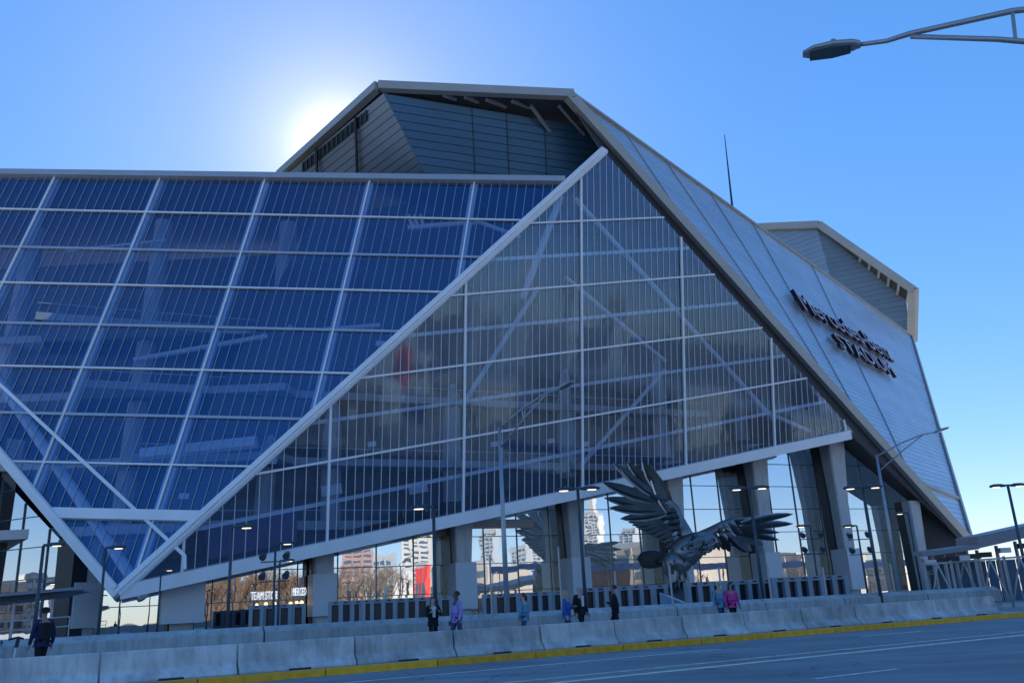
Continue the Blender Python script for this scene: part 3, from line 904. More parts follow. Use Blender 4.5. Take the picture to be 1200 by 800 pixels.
# ================================================================== FALCON STATUE
FY = 88.0
fbase = at(792, 700, FY); fbase.z = 0.12
falcon = thing('falcon_statue', 'giant dark metal falcon statue with wings spread standing on the plaza', 'statue', fbase)
bronze = mat('statue_metal', (0.06, 0.065, 0.068), 0.4, 0.85, var=0.35, scale=0.6, bump=0.25, bscale=3)
bronze2 = mat('statue_metal_light', (0.24, 0.24, 0.235), 0.38, 0.85, var=0.3, scale=0.6, bump=0.25, bscale=3)
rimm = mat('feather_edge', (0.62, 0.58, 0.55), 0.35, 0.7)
rockm = mat('statue_plinth', (0.06, 0.065, 0.075), 0.6, 0.3, var=0.3, scale=0.8, bump=0.6, bscale=2)
def fp(u, v, dy=0.0):
    return at(u, v, FY + dy) - fbase
class QB(MB): pass
def feather(root, tip, wd, par, mt_=None, name='feather', bend=0.10, tw=0.0, th=0.05, rim=0.0):
    root, tip = Vector(root), Vector(tip)
    d = tip - root; L = d.length; d.normalize()
    vw = Vector((0.1, -1, 0.15)).normalized()
    s = d.cross(vw).normalized()
    nn = s.cross(d).normalized()
    s = (s * math.cos(tw) + nn * math.sin(tw)).normalized(); nn = s.cross(d).normalized()
    mb = MB(); rings = []
    prof = [(0, 0.45), (0.18, 0.85), (0.45, 1.0), (0.7, 0.86), (0.88, 0.5), (1.0, 0.04)]
    for t, q in prof:
        c = root + d * L * t + nn * (bend * L * (t * t)) - s * 0.10 * L * t * (1 - t)
        h = wd / 2 * q
        e = th * (1 - 0.6 * t)
        rings.append([c - s * h * 0.7, c + nn * (e + h * 0.16), c + s * h * 1.1, c - nn * e * 0.6 + nn * h * 0.10])
    mb.loft(rings)
    nf = len(mb.f)
    if rim:
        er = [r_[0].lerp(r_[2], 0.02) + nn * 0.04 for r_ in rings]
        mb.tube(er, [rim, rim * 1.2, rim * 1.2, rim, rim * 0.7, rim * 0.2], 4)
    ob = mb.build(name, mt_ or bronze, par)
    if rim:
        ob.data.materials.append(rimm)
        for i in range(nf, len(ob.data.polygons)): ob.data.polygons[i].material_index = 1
    return ob
# body: one continuous lofted surface from tail root to beak
path = [(783, 655, 0.6, 0.5), (790, 653, 0.5, 1.25), (797, 650, 0.2, 1.75), (805, 645, 0.0, 1.85), (813, 639, -0.3, 1.6), (820, 634, -0.6, 1.25), (826, 631.5, -0.8, 0.95), (831, 632, -1.0, 0.86), (835.5, 635, -1.1, 0.72), (839, 638.5, -1.2, 0.42)]
body = MB().tube([fp(u, v, dy) for u, v, dy, r_ in path], [r_ * 0.84 for *_, r_ in path], 14, ref=Vector((0, 1, 0))).build('body', bronze2, falcon, smooth=True)
# beak and eyes
MB().tube([fp(838, 637.5, -1.25), fp(842, 640.5, -1.35), fp(843, 645, -1.4)], [0.34, 0.24, 0.03], 8).build('beak', bronze, body)
for dy in (-0.65, 0.65):
    MB().tube([fp(835.5, 634, -1.1) + Vector((0, dy * 0.95, 0.12)), fp(835.5, 634, -1.1) + Vector((0, dy * 1.2, 0.12))], [0.13, 0.08], 8).build('eye', darkm, body)
# body plumage: overlapping plates
for k in range(150):
    t = random.uniform(0.1, 0.9) * (len(path) - 1)
    i = int(t); f_ = t - i
    a, b = path[i], path[min(i + 1, len(path) - 1)]
    c = fp(a[0] + (b[0] - a[0]) * f_, a[1] + (b[1] - a[1]) * f_, a[2] + (b[2] - a[2]) * f_); r_ = (a[3] + (b[3] - a[3]) * f_) * 0.84
    an_ = random.uniform(-2.4, 1.2)
    off = Vector((0.25 * math.sin(an_), -math.cos(an_ * 0.6), math.sin(an_))).normalized() * r_
    d = Vector((-0.85, -0.1, -0.45 + random.uniform(-0.3, 0.3)))
    feather(c + off * 0.95, c + off * 1.06 + d * random.uniform(0.6, 1.0), 0.5, body, random.choice([bronze, bronze2, bronze2]), 'body_feather', bend=-0.05, rim=0.03 if k % 3 == 0 else 0.0)
# thighs, shins, toes
for lx, dy in ((0, -0.6), (9, 0.7)):
    leg = MB().tube([fp(791 + lx, 652, dy), fp(788 + lx, 662, dy - 0.1), fp(787 + lx, 671, dy - 0.2), fp(790 + lx, 678, dy - 0.2), fp(790 + lx, 684, dy - 0.3)], [1.1, 1.1, 0.75, 0.4, 0.33], 12).build('leg', bronze2, falcon, smooth=True)
    for k in range(14):
        q = fp(788 + lx + random.uniform(-6, 6), 655 + random.uniform(0, 16), dy - 1.0 + random.uniform(-0.1, 0.2))
        feather(q, q + Vector((random.uniform(-0.3, 0.3), -0.05, -1.2)), 0.5, leg, random.choice([bronze, bronze2]), 'thigh_feather', bend=0.02)
    for tx, ty, tv in ((-5, -0.9, 690), (1, -1.4, 691), (6, -0.9, 690), (0, 0.9, 689)):
        MB().tube([fp(790 + lx, 683, dy - 0.3), fp(790 + lx + tx * 0.6, 684.5, dy - 0.3 + ty * 0.6), fp(790 + lx + tx, tv, dy - 0.3 + ty)], [0.3, 0.26, 0.06], 7).build('talon', bronze, leg)
# tail
tail = MB().tube([fp(786, 655, 0.6), fp(776, 657, 0.9), fp(768, 658, 1.0)], [0.6, 0.45, 0.2], 10, squash=[0.6, 0.5, 0.4]).build('tail', bronze, falcon, smooth=True)
for k in range(9):
    t = k / 8
    feather(fp(784, 652 + 6 * t, 0.7 + 0.05 * k), fp(746 + 4 * abs(t - 0.4) * 2, 648.5 + 15 * t, 1.3 + 0.1 * k), 1.0, tail, bronze, bend=0.0)
# raised wing: arm bone, primaries, secondaries, coverts
arm = [(806, 633, 0.2), (803, 622, 0.5), (797, 608, 0.8), (791, 595, 1.0), (783, 587, 1.0), (774, 584, 0.9)]
wingl = MB().tube([fp(*a) for a in arm], [0.85, 0.62, 0.46, 0.42, 0.36, 0.2], 10).build('wing', bronze2, falcon, smooth=True)
prim = [((785, 590), (753, 541), 2.0), ((781, 588), (735, 541), 1.6), ((778, 586), (719, 542), 1.6), ((776, 587), (727, 549), 1.2), ((776, 590), (706, 564.5), 1.7), ((777, 594), (708, 583), 1.5), ((779, 598), (714, 594.5), 1.4), ((781, 601), (727, 607.5), 1.3),
        ((783, 600), (762, 548), 1.5)]
for k, (a, b, wd) in enumerate(prim):
    feather(fp(*a, 0.8 - 0.06 * k), fp(*b, 0.2 + 0.12 * (k % 3)), wd * 0.78, wingl, bronze, 'primary_feather', bend=-0.04, tw=0.25, rim=0.10)
for k in range(15):
    t = k / 14
    a = (784 + 20 * t, 600 + 30 * t); b = (736 + 49 * t ** 0.9, 612 + 27 * t ** 0.8)
    feather(fp(*a, 0.75 - 0.02 * k), fp(*b, 0.5 + 0.15 * (k % 2)), 1.05, wingl, bronze, 'secondary_feather', bend=0.02, tw=0.2, rim=0.05)
for rw in range(4):
    for k in range(12):
        t = k / 11
        i = min(int(t * 4.99), 4); f_ = t * 5 - i
        a0, a1 = arm[i], arm[min(i + 1, 5)]
        a = (a0[0] + (a1[0] - a0[0]) * min(f_, 1) - 3.5 * rw, a0[1] + (a1[1] - a0[1]) * min(f_, 1) + 0.6 * rw + 1)
        ang = 2.85 + 0.95 * t + random.uniform(-0.08, 0.08)
        L = 10 + 2.2 * rw
        b = (a[0] + L * math.cos(ang), a[1] + L * math.sin(ang) + 1.5)
        feather(fp(*a, 0.35 + 0.1 * rw), fp(*b, 0.3 + 0.08 * rw), 0.72, wingl, random.choice([bronze, bronze, bronze2]), 'covert_feather', bend=-0.03, tw=0.2)
# spread wing
arm2 = [(814, 636, -0.2), (822, 629, 0.3), (834, 622, 1.0), (848, 614, 1.6), (862, 609, 2.0), (880, 607, 2.2)]
wingr = MB().tube([fp(*a) for a in arm2], [0.85, 0.62, 0.48, 0.4, 0.34, 0.18], 10).build('wing', bronze2, falcon, smooth=True)
prim2 = [((868, 613), (930.5, 602), 1.25), ((866, 617), (930.5, 613.5), 1.35), ((864, 620), (914, 624), 1.1), ((862, 623), (914, 632.5), 1.3), ((860, 624), (895, 638), 1.5), ((858, 625), (881, 646), 1.6), ((853, 626), (875, 647), 1.4), ((848, 626), (856, 647), 1.3), ((843, 627), (850, 645), 1.2), ((836, 627), (845, 640), 1.1), ((848, 622), (866, 642), 1.3)]
for k, (a, b, wd) in enumerate(prim2):
    feather(fp(*a, 1.6 + 0.08 * k), fp(*b, 2.6 + 0.25 * k), wd * (0.62 if k < 4 else 0.7), wingr, bronze2 if k in (4, 5) else bronze, 'primary_feather', bend=-0.03, tw=-0.25, rim=0.08)  # two hanging feathers take the paler metal, painting in their lit look
for rw in range(4):
    for k in range(11):
        t = k / 10
        i = min(int(t * 4.99), 4); f_ = t * 5 - i
        a0, a1 = arm2[i], arm2[i + 1]
        a = (a0[0] + (a1[0] - a0[0]) * f_ + 1.0 * rw, a0[1] + (a1[1] - a0[1]) * f_ + 2.6 * rw + 0.5)
        ang = 1.15 - 0.95 * t + random.uniform(-0.1, 0.1)
        L = 11 + 4 * t
        b = (a[0] + L * math.cos(ang), a[1] + L * math.sin(ang))
        dz = a0[2] + (a1[2] - a0[2]) * f_
        feather(fp(*a, dz - 0.5 + 0.1 * rw), fp(*b, dz + 0.1), 0.72, wingr, random.choice([bronze, bronze, bronze2]), 'covert_feather', bend=-0.03, tw=-0.2)
# plinth: faceted dark mound
bm = bmesh.new()
bmesh.ops.create_icosphere(bm, subdivisions=3, radius=1.0)
for v in bm.verts:
    nz_ = math.sin(v.co.x * 5.1 + 1) * math.cos(v.co.y * 4.3) * 0.06 + math.sin(v.co.z * 7 + v.co.x * 3) * 0.04
    k_ = 1 + nz_
    v.co = Vector((v.co.x * 2.1 * k_ * (1 - 0.30 * v.co.z), v.co.y * 1.9 * k_ * (1 - 0.30 * v.co.z), max(v.co.z, -0.8) * 1.55 * k_ + 1.15))
me = bpy.data.meshes.new('plinth'); bm.to_mesh(me); bm.free(); me.materials.append(rockm)
pl = link_mesh('plinth', me, falcon); pl.location = fp(797, 703, 0.2) * 1.0; pl.location.z = 0.0
# wedge seats round the statue
wedgem = mat('wedge_seat_paint', (0.16, 0.28, 0.42), 0.4, var=0.08)
for k, (u0, u1, v0, v1, Y) in enumerate(((722, 762, 683, 699, 64), (772, 800, 688, 700, 63), (808, 840, 683, 699, 62), (856, 886, 681, 696, 63))):
    a = at(u0, v0, Y); b = at(u1, v1, Y)
    a.z = min(max(a.z, 0.9), 1.3)
    p = [Vector((a.x, a.y, 0.121)), Vector((b.x, b.y, 0.121)), Vector((b.x, b.y, 0.95)), Vector((a.x, a.y, a.z + 0.4))]
    o = MB().prism([q - p[0] for q in p], Vector((0.5, 1.6, 0))).build('wedge_seat', wedgem)
    o.location = p[0]
    MB().prism([p[3] - p[0] + Vector((0.02, -0.03, 0.01)), p[2] - p[0] + Vector((0, -0.03, 0.01)), p[2] - p[0] + Vector((0.5, 1.6, 0.01)), p[3] - p[0] + Vector((0.5, 1.6, 0.01))], Z * 0.06).build('seat_top', boxm, o)
    tag(o, 'blue wedge shaped seat block on the plaza ' + ['left of the statue under its tail', 'at the foot of the statue plinth', 'right beside the statue plinth', 'under the spread wing of the statue'][k].replace('left of the statue ', ''), 'seat', 'wedge seats round the falcon statue')

# ================================================================== STREET LIGHTS AND PLAZA LAMPS
polem = mat('lamp_pole_blue_grey', (0.05, 0.075, 0.095), 0.45, 0.3, var=0.08)
galv = mat('galvanised_steel', (0.36, 0.37, 0.38), 0.42, 0.6, var=0.1, scale=2)
lampg = emit('lit_lamp', (1.0, 0.80, 0.5), 0.9)
lens = mat('lamp_lens', (0.10, 0.13, 0.13), 0.2)
def plaza_lamp(u, v, Y, heads, label, spots=0, pr=0.075):
    tp = at(u, v, Y); base = Vector((tp.x, tp.y, 0.12)); h = tp.z - 0.12
    o = thing('plaza_lamp', label, 'lamp', base, 0, 'plaza lamps')
    MB().tube([(0, 0, 0), (0, 0, h * 0.5), (0, 0, h)], [pr, pr * 0.9, pr * 0.8], 10).build('pole', polem, o, smooth=True)
    MB().tube([(0, 0, 0), (0, 0, 0.25), (0, 0, 0.3)], [pr * 1.9, pr * 1.9, pr], 10).build('base_plate', polem, o)
    for sx in heads:
        ax = Vector((sx, 0.0, 0)); n_ = 12
        hd = MB()
        ring = lambda z, k: [Vector((sx * 0.55, 0, h + z)) + Vector((math.cos(2 * math.pi * i / n_) * 0.45 * k, math.sin(2 * math.pi * i / n_) * 0.22 * k, 0)) for i in range(n_)]
        hd.loft([ring(-0.04, 0.92), ring(0.0, 1.0), ring(0.07, 0.9), ring(0.12, 0.5)])
        hd.beam((0, 0, h + 0.03), (sx * 0.3, 0, h + 0.03), 0.1, 0.08, Z)
        hb = hd.build('lamp_head', polem, o)
        MB().loft([[Vector((sx * 0.62, 0, h - 0.062)) + Vector((math.cos(2 * math.pi * i / 10) * 0.2, math.sin(2 * math.pi * i / 10) * 0.13, dz)) for i in range(10)] for dz in (0, 0.03)]).build('lamp_lens', lampg, hb)
    for z_ in ([] if not spots else ([h - 0.9, h - 1.9] if spots == 4 else [h - 0.9])):
        MB().beam((-0.75, 0, z_), (0.75, 0, z_), 0.06, 0.06, Z).build('cross_arm', polem, o)
        for sx in (-1, 1):
            MB().tube([(sx * 0.62, 0.16, z_ + 0.42), (sx * 0.62, 0.0, z_ + 0.32), (sx * 0.62, -0.2, z_ + 0.22)], [0.12, 0.17, 0.19], 10).build('spotlight', polem, o)
    return o
plaza_lamp(51, 639, 40, (1,), 'single headed dark lamp nearest the man in the cap', pr=0.09)
plaza_lamp(53, 684, 74, (1,), 'smaller single headed lamp just behind the one by the man')
plaza_lamp(124, 642, 42, (1,), 'single headed lamp before the low point of the glass facade')
plaza_lamp(189, 668, 66, (1,), 'single headed lamp beside the wide white column box')
plaza_lamp(272, 618, 37, (1,), 'single headed lamp standing before the purple backdrop')
plaza_lamp(323, 637, 46, (1,), 'lamp carrying four spotlights in front of the team store', 4)
plaza_lamp(328, 657, 58, (1,), 'single headed lamp right beside the one with four spotlights')
plaza_lamp(508, 594, 36, (-1,), 'tall dark lamp with one head behind the woman in black', pr=0.085)
plaza_lamp(677, 573, 38, (-1, 1), 'double headed lamp behind the couple in blue and black', pr=0.085)
plaza_lamp(878, 572, 42, (-1, 1), 'double headed lamp in front of the spread falcon wing', pr=0.085)
plaza_lamp(1011, 571, 43, (-1, 1), 'double headed lamp before the column beside the dark soffit', pr=0.085)
plaza_lamp(1181, 569, 46, (-1, 1), 'double headed lamp against the sky beside the canopy', pr=0.085)
plaza_lamp(949, 616, 62, (-1,), 'thin lamp with four spotlights right of the falcon wing tip', 4)
plaza_lamp(1004, 616, 60, (-1,), 'thin lamp with four spotlights beside a white column box', 4)
plaza_lamp(1064, 601, 66, (-1,), 'thin single lamp in front of the dark soffit')

def street_light(base, h, arm_vec, label, rise):
    o = thing('street_light', label, 'street light', base, 0, 'tall street lights')
    MB().tube([(0, 0, 0), (0, 0, h * 0.5), (0, 0, h)], [0.12, 0.10, 0.07], 12).build('pole', galv, o, smooth=True)
    MB().tube([(0, 0, 0), (0, 0, 0.35), (0, 0, 0.36)], [0.2, 0.18, 0.1], 12).build('base_plate', galv, o)
    tip = Vector((0, 0, h - 0.1)) + arm_vec + Z * rise
    d = arm_vec.normalized()
    a0 = Vector((0, 0, h - 0.08)); a1 = Vector((0, 0, h - 0.95))
    j = tip - d * arm_vec.length * 0.22 - Z * rise * 0.06
    k1 = a0.lerp(j, 0.5) + Z * 0.10; k2 = a1.lerp(j, 0.6) + Z * 0.02
    MB().tube([a0, k1, j, tip - d * 0.45 - Z * 0.05, tip], [0.05, 0.045, 0.042, 0.036, 0.033], 8).build('arm', galv, o, smooth=True)
    MB().tube([a1, k2, j - Z * 0.05], [0.045, 0.04, 0.036], 8).build('arm', galv, o, smooth=True)
    MB().tube([k1, a1.lerp(j, 0.52)], 0.028, 6).build('arm_strut', galv, o)
    # cobra head
    s = Vector((-d.y, d.x, 0)); dd = (d + Z * rise / max(arm_vec.length, 1) * 0.8).normalized(); up = s.cross(dd) * -1
    if up.z < 0: up = -up
    def ring(t, wd, hh, low): 
        c = tip + dd * t
        return [c + s * wd * math.cos(a) + up * (hh if math.sin(a) > 0 else low) * math.sin(a) for a in [2 * math.pi * i / 12 for i in range(12)]]
    hd = MB().loft([ring(-0.08, 0.06, 0.06, 0.06), ring(0.02, 0.13, 0.09, 0.05), ring(0.3, 0.19, 0.10, 0.05), ring(0.6, 0.17, 0.08, 0.04), ring(0.76, 0.08, 0.04, 0.02)]).build('lamp_head', galv, o, smooth=True)
    mb = MB(); c0 = tip + dd * 0.06 - up * 0.055; 
    mb.prism([c0 - s * 0.12, c0 + s * 0.12, c0 + s * 0.165 + dd * 0.27, c0 + s * 0.13 + dd * 0.6, c0 - s * 0.13 + dd * 0.6, c0 - s * 0.165 + dd * 0.27], up * 0.02).build('lamp_lens', lens, hd)
    c1 = tip + dd * 0.3 + up * 0.1
    MB().tube([c1, c1 + up * 0.06], [0.05, 0.04], 8).build('photocell', galv, hd)
    return o
b1 = at(585, 500, 37.5); st_h = b1.z - 0.12
hd1 = at(655, 456, 36.0)
street_light(Vector((b1.x, b1.y, 0.12)), st_h, Vector((hd1.x - b1.x, hd1.y - b1.y, 0)), 'tall galvanised street light whose arm crosses the glass facade', hd1.z - b1.z + 0.1)
b2_ = at(1027, 533, 51); hd2 = at(1097, 506, 50)
street_light(Vector((b2_.x, b2_.y, 0.12)), b2_.z - 0.12, Vector((hd2.x - b2_.x, hd2.y - b2_.y, 0)), 'tall galvanised street light beside the clad wing and canopy', hd2.z - b2_.z + 0.1)
hd3 = at(1001, 50, 11.3)
pole3 = at(1330, 35, 10.2)
street_light(Vector((pole3.x, pole3.y, 0.15)), hd3.z - 0.35, Vector((hd3.x - pole3.x, hd3.y - pole3.y, 0)), 'street light on our side of the road reaching over it', 0.25)

# ================================================================== METAL DETECTORS
gatem = mat('gate_infill', (0.015, 0.018, 0.03), 0.3)
detm = mat('detector_frame', (0.24, 0.28, 0.32), 0.4, var=0.06)
def detector(c, ax, wd=0.9, ht=2.2, proto=[None]):
    if proto[0] is None:
        o = thing('ticket_gate', '', 'gate')
        for sx in (-1, 1):
            MB().abox((sx * 0.42, 0, ht / 2), 0.28, 0.55, ht).build('side_panel', detm, o)
            MB().abox((sx * 0.38, 0, 0.04), 0.24, 0.7, 0.08).build('foot', darkm, o)
        MB().abox((0, 0, ht - 0.14), 0.56, 0.5, 0.28).build('head_unit', detm, o)
        MB().abox((0, 0.1, 1.25), 0.555, 0.05, 1.35).build('infill', gatem, o)  # panel added to keep the see-through gate opening dark
        MB().abox((0, 0.0, 0.3), 0.555, 0.4, 0.5).build('base_unit', detm, o)
        MB().abox((0, -0.256, ht - 0.12), 0.3, 0.012, 0.1).build('display', darkm, o)
        proto[0] = o
    else:
        o = copy_tree(proto[0])
    o.location = c; o.rotation_euler = (0, 0, math.atan2(ax.y, ax.x))
    return o
runs = [((392, 522), 68, 'between the first two slim columns', 11), ((572, 652), 72, 'in front of the reflected falcon', 7), ((690, 772), 62, 'beside the falcon plinth', 7),
        ((812, 900), 60, 'under the spread falcon wing', 7), ((916, 985), 58, 'beyond the falcon wing tip', 6), ((1096, 1142), 60, 'under the entrance canopy', 4), ((300, 352), 70, 'before the team store', 4)]
for (u0, u1), Y, where, n_ in runs:
    for k in range(n_):
        u = u0 + (u1 - u0) * (k + random.uniform(-0.12, 0.12)) / max(1, n_ - 1)
        c = at(u, 700, Y + (u - u0) * 0.02 + random.uniform(-0.3, 0.3)); c.z = 0.121
        o = detector(c, azv(80 + random.uniform(-6, 6)))
        tag(o, 'grey framed ticket gate with dark door ' + where, 'gate', 'ticket gates ' + where)

# slender steel posts on the plaza
for k, (u, v, Y) in enumerate(((574, 650, 46), (654, 640, 50), (720, 668, 44), (784, 661, 45), (842, 664, 45), (899, 662, 46), (964, 664, 46), (1043, 660, 48))):
    tp = at(u, v, Y)
    o = MB().tube([(0, 0, 0), (0, 0, tp.z - 0.16), (0, 0, tp.z - 0.12)], [0.055, 0.05, 0.02], 8).build('steel_post', galv)
    MB().tube([(0, 0, 0), (0, 0, 0.05)], [0.14, 0.14], 8).build('base_plate', galv, o)
    o.location = (tp.x, tp.y, 0.12)
    tag(o, 'slender pale steel post standing on the plaza behind the low wall', 'post', 'slender posts on the plaza')

# ================================================================== CANOPIES, FENCE
canm = mat('canopy_roof', (0.22, 0.24, 0.27), 0.45, 0.3, var=0.08)
screenm = mat('fence_screen', (0.09, 0.13, 0.18), 0.7, var=0.15)
cb = at(1110, 690, 57); cb.z = 0.12
can = thing('entrance_canopy', 'long grey entrance canopy roof on steel posts beside the clad wing', 'canopy', cb)
class OB(MB):
    def __init__(self, off): MB.__init__(self); self.off = Vector(off)
    def build(self, name, material, parent=None, **k):
        self.v = [tuple(Vector(p) - self.off) for p in self.v]
        return MB.build(self, name, material, parent, **k)
p0, p1, p2 = at(1082, 652, 56), at(1148, 643, 57), at(1300, 608, 60)
OB(cb).prism([p0, p1, p1 + Vector((2.5, 7, 0.3)), p0 + Vector((2.5, 7, 0.3))], Z * 0.28).build('roof', canm, can)
OB(cb).prism([p1 + Z * 0.05, p2, p2 + Vector((3, 9, 0.4)), p1 + Vector((3, 9, 0.4))], Z * 0.75).build('roof', canm, can)
for k in range(12):
    q = p0.lerp(p1, k / 5) if k < 6 else p1.lerp(p2, (k - 5) / 7)
    q = q + Vector((0.3, 1.0, -0.02))
    OB(cb).beam(Vector((q.x, q.y, 0.12)), q, 0.16, 0.16, HB).build('post', galv, can)
    OB(cb).box(q + Vector((0.5, 0, -0.32)), Vector((0.35, 0, 0)), Vector((0, 0.2, 0)), Vector((0, 0, 0.16))).build('heater', white if k % 3 == 0 else darkm, can)
fb = at(1165, 700, 47); fb.z = 0.12
fen = thing('steel_fence', 'pale steel fence with crossed braces at the end of the barriers', 'fence', fb)
pts = [at(u, 700, Y) for u, Y in ((1090, 51), (1122, 50), (1152, 47.5), (1186, 46), (1224, 44.5), (1262, 43))]
for i, q in enumerate(pts):
    q.z = 0.12
    OB(fb).beam(q, q + Z * 2.55, 0.11, 0.11, HB).build('post', galv, fen)
for i in range(len(pts) - 1):
    a, b = pts[i], pts[i + 1]
    OB(fb).beam(a + Z * 2.45, b + Z * 2.45, 0.09, 0.07, Z).build('rail', galv, fen)
    OB(fb).beam(a + Z * 0.3, b + Z * 0.3, 0.07, 0.06, Z).build('rail', galv, fen)
    OB(fb).beam(a.lerp(b, 0.05) + Z * 0.3, a.lerp(b, 0.5) + Z * 2.4, 0.07, 0.05, Z).build('brace', galv, fen)
    OB(fb).beam(a.lerp(b, 0.5) + Z * 2.4, a.lerp(b, 0.95) + Z * 0.3, 0.07, 0.05, Z).build('brace', galv, fen)
for k in range(11):
    a = at(1092 + 12 * k, 700, 60 - 0.2 * k); b = at(1103 + 12 * k, 700, 59.8 - 0.2 * k); a.z = b.z = 0.121
    o = MB().prism([Vector((0, 0, 0)), b - a, b - a + Z * 2.6, Z * 2.6], Vector((0.02, 0.06, 0))).build('screen_panel', screenm)
    o.location = a
    MB().beam(Z * 2.62, b - a + Z * 2.62, 0.06, 0.08, Z).build('top_rail', galv, o)
    tag(o, 'dark blue screen panel standing under the entrance canopy', 'screen', 'screen panels under the canopy')
# left canopy and railing
lb = at(40, 720, 47); lb.z = 0.12
lc = thing('shelter_canopy', 'thin dark flat canopy beside the corner of the glass facade', 'canopy', lb)
a, b = at(-60, 704, 46), at(98, 690, 50)
OB(lb).prism([a, b, b + Vector((-1.5, 3, 0)), a + Vector((-0.5, 6, 0))], Z * 0.16).build('roof', canm, lc)
OB(lb).prism([a + Vector((0, 0.3, -0.01)), b.lerp(a, 0.12) + Vector((0, 0.3, -0.01)), b.lerp(a, 0.35) + Vector((0, 0.3, -0.22)), a + Vector((0, 0.3, -0.35))], Vector((-0.3, 3, 0))).build('fascia', darkm, lc)
for t in (0.05, 0.4, 0.7):
    q = a.lerp(b, t) + Vector((-0.4, 1.6, -0.3))
    OB(lb).beam(Vector((q.x, q.y, 0.12)), q, 0.14, 0.14, HB).build('post', galv, lc)
rl = thing('hand_railing', 'pale tubular hand railing under the dark flat canopy', 'railing', at(30, 700, 44) * 1)
rl.location.z = 0.12
ro_ = Vector(rl.location)
r0, r1_ = at(-30, 731, 44), at(82, 722, 45)
for dz in (0.0, -0.45):
    OB(ro_).tube([r0 + Z * dz, r1_ + Z * dz], 0.035, 6).build('rail', galv, rl)
for k in range(6):
    q = r0.lerp(r1_, k / 5); OB(ro_).tube([Vector((q.x, q.y, 0.12)), q], 0.03, 6).build('post', galv, rl)

# ================================================================== STORE SIGN LETTERS
FS = Frame(WL + N0 * 0.35, HB, N0)
sgn = emit('backlit_sign_white', (0.85, 0.9, 1.0), 0.35)
tb = Vector(FS.to3(FS.px(320, 704))); tb.z = 0.12
ts = thing('store_sign', 'white TEAM STORE lettering over the store window', 'sign', tb)
x0, x1 = FS.px(294, 707), FS.px(328, 702)
word(FS, 'TEAM STORE', x0[0], x0[1] + 0.35, x1[0] - x0[0], 0.8, 0.0, 0.1, ts, sgn, sgn, build_off=tb)
MB().beam(FS.to3((x0[0], x0[1] + 0.25)) - tb, FS.to3((x1[0], x0[1] + 0.25)) - tb, 0.08, 0.08, Z).build('rail', galv, ts)
for dx_ in (0.3, x1[0] - x0[0] - 0.3):
    q = FS.to3((x0[0] + dx_, x0[1] + 0.25)) - tb; MB().beam(Vector((q.x, q.y, 0)), q, 0.06, 0.06, HB).build('post', galv, ts)
tb2 = Vector(FS.to3(FS.px(355, 704))); tb2.z = 0.12
ts2 = thing('store_sign', 'white MERCED lettering beside the team store sign', 'sign', tb2)
x0, x1 = FS.px(343, 702), FS.px(359, 700)
word(FS, 'MERCED', x0[0], x0[1] + 0.35, x1[0] - x0[0], 0.8, 0.0, 0.1, ts2, sgn, sgn, build_off=tb2)
MB().beam(FS.to3((x0[0], x0[1] + 0.25)) - tb2, FS.to3((x1[0], x0[1] + 0.25)) - tb2, 0.08, 0.08, Z).build('rail', galv, ts2)
for dx_ in (0.2, x1[0] - x0[0] - 0.2):
    q = FS.to3((x0[0] + dx_, x0[1] + 0.25)) - tb2; MB().beam(Vector((q.x, q.y, 0)), q, 0.06, 0.06, HB).build('post', galv, ts2)
warm = emit('warm_store_lamp', (1.0, 0.66, 0.3), 1.3)
for u, v in ((301, 711), (312, 709.5), (322, 709), (341, 709), (348, 708), (354, 707.5)):
    c = FS.to3(FS.px(u, v))
    o = MB().loft([[Vector((math.cos(2 * math.pi * i / 8) * r_, math.sin(2 * math.pi * i / 8) * r_, z)) for i in range(8)] for z, r_ in ((0, 0.14), (0.22, 0.13), (0.34, 0.05))]).build('lantern', warm)
    o.location = c
    MB().tube([(0, 0, 0), (0, 0, -(c.z - 0.12))], 0.05, 6).build('stand', darkm, o)
    tag(o, 'small warm lit lantern on a stand below the store signs', 'lantern', 'lit lanterns by the store')

# ================================================================== PEOPLE
def skin_mesh(verts, edges, radii, sub=1):
    me = bpy.data.meshes.new('tmp'); me.from_pydata(verts, edges, [])
    o = bpy.data.objects.new('tmp', me); col.objects.link(o)
    sk = o.modifiers.new('s', 'SKIN'); sk.use_smooth_shade = True
    for i, r_ in enumerate(radii):
        rr = r_ if hasattr(r_, '__len__') else (r_, r_)
        me.skin_vertices[0].data[i].radius = rr
    me.skin_vertices[0].data[0].use_root = True
    ss = o.modifiers.new('u', 'SUBSURF'); ss.levels = sub; ss.render_levels = sub
    bpy.context.view_layer.update()
    out = bpy.data.meshes.new_from_object(o.evaluated_get(bpy.context.evaluated_depsgraph_get()))
    bpy.data.objects.remove(o)
    return out
skinm = [mat('skin_light', (0.50, 0.32, 0.24), 0.6, var=0.05), mat('skin_tan', (0.34, 0.20, 0.14), 0.6, var=0.05), mat('skin_deep', (0.12, 0.065, 0.045), 0.6, var=0.05)]
CL = {}
def cloth(n, c):
    return mat('cloth_' + n, c, 0.9, var=0.2, scale=6, bump=0.3, bscale=18)
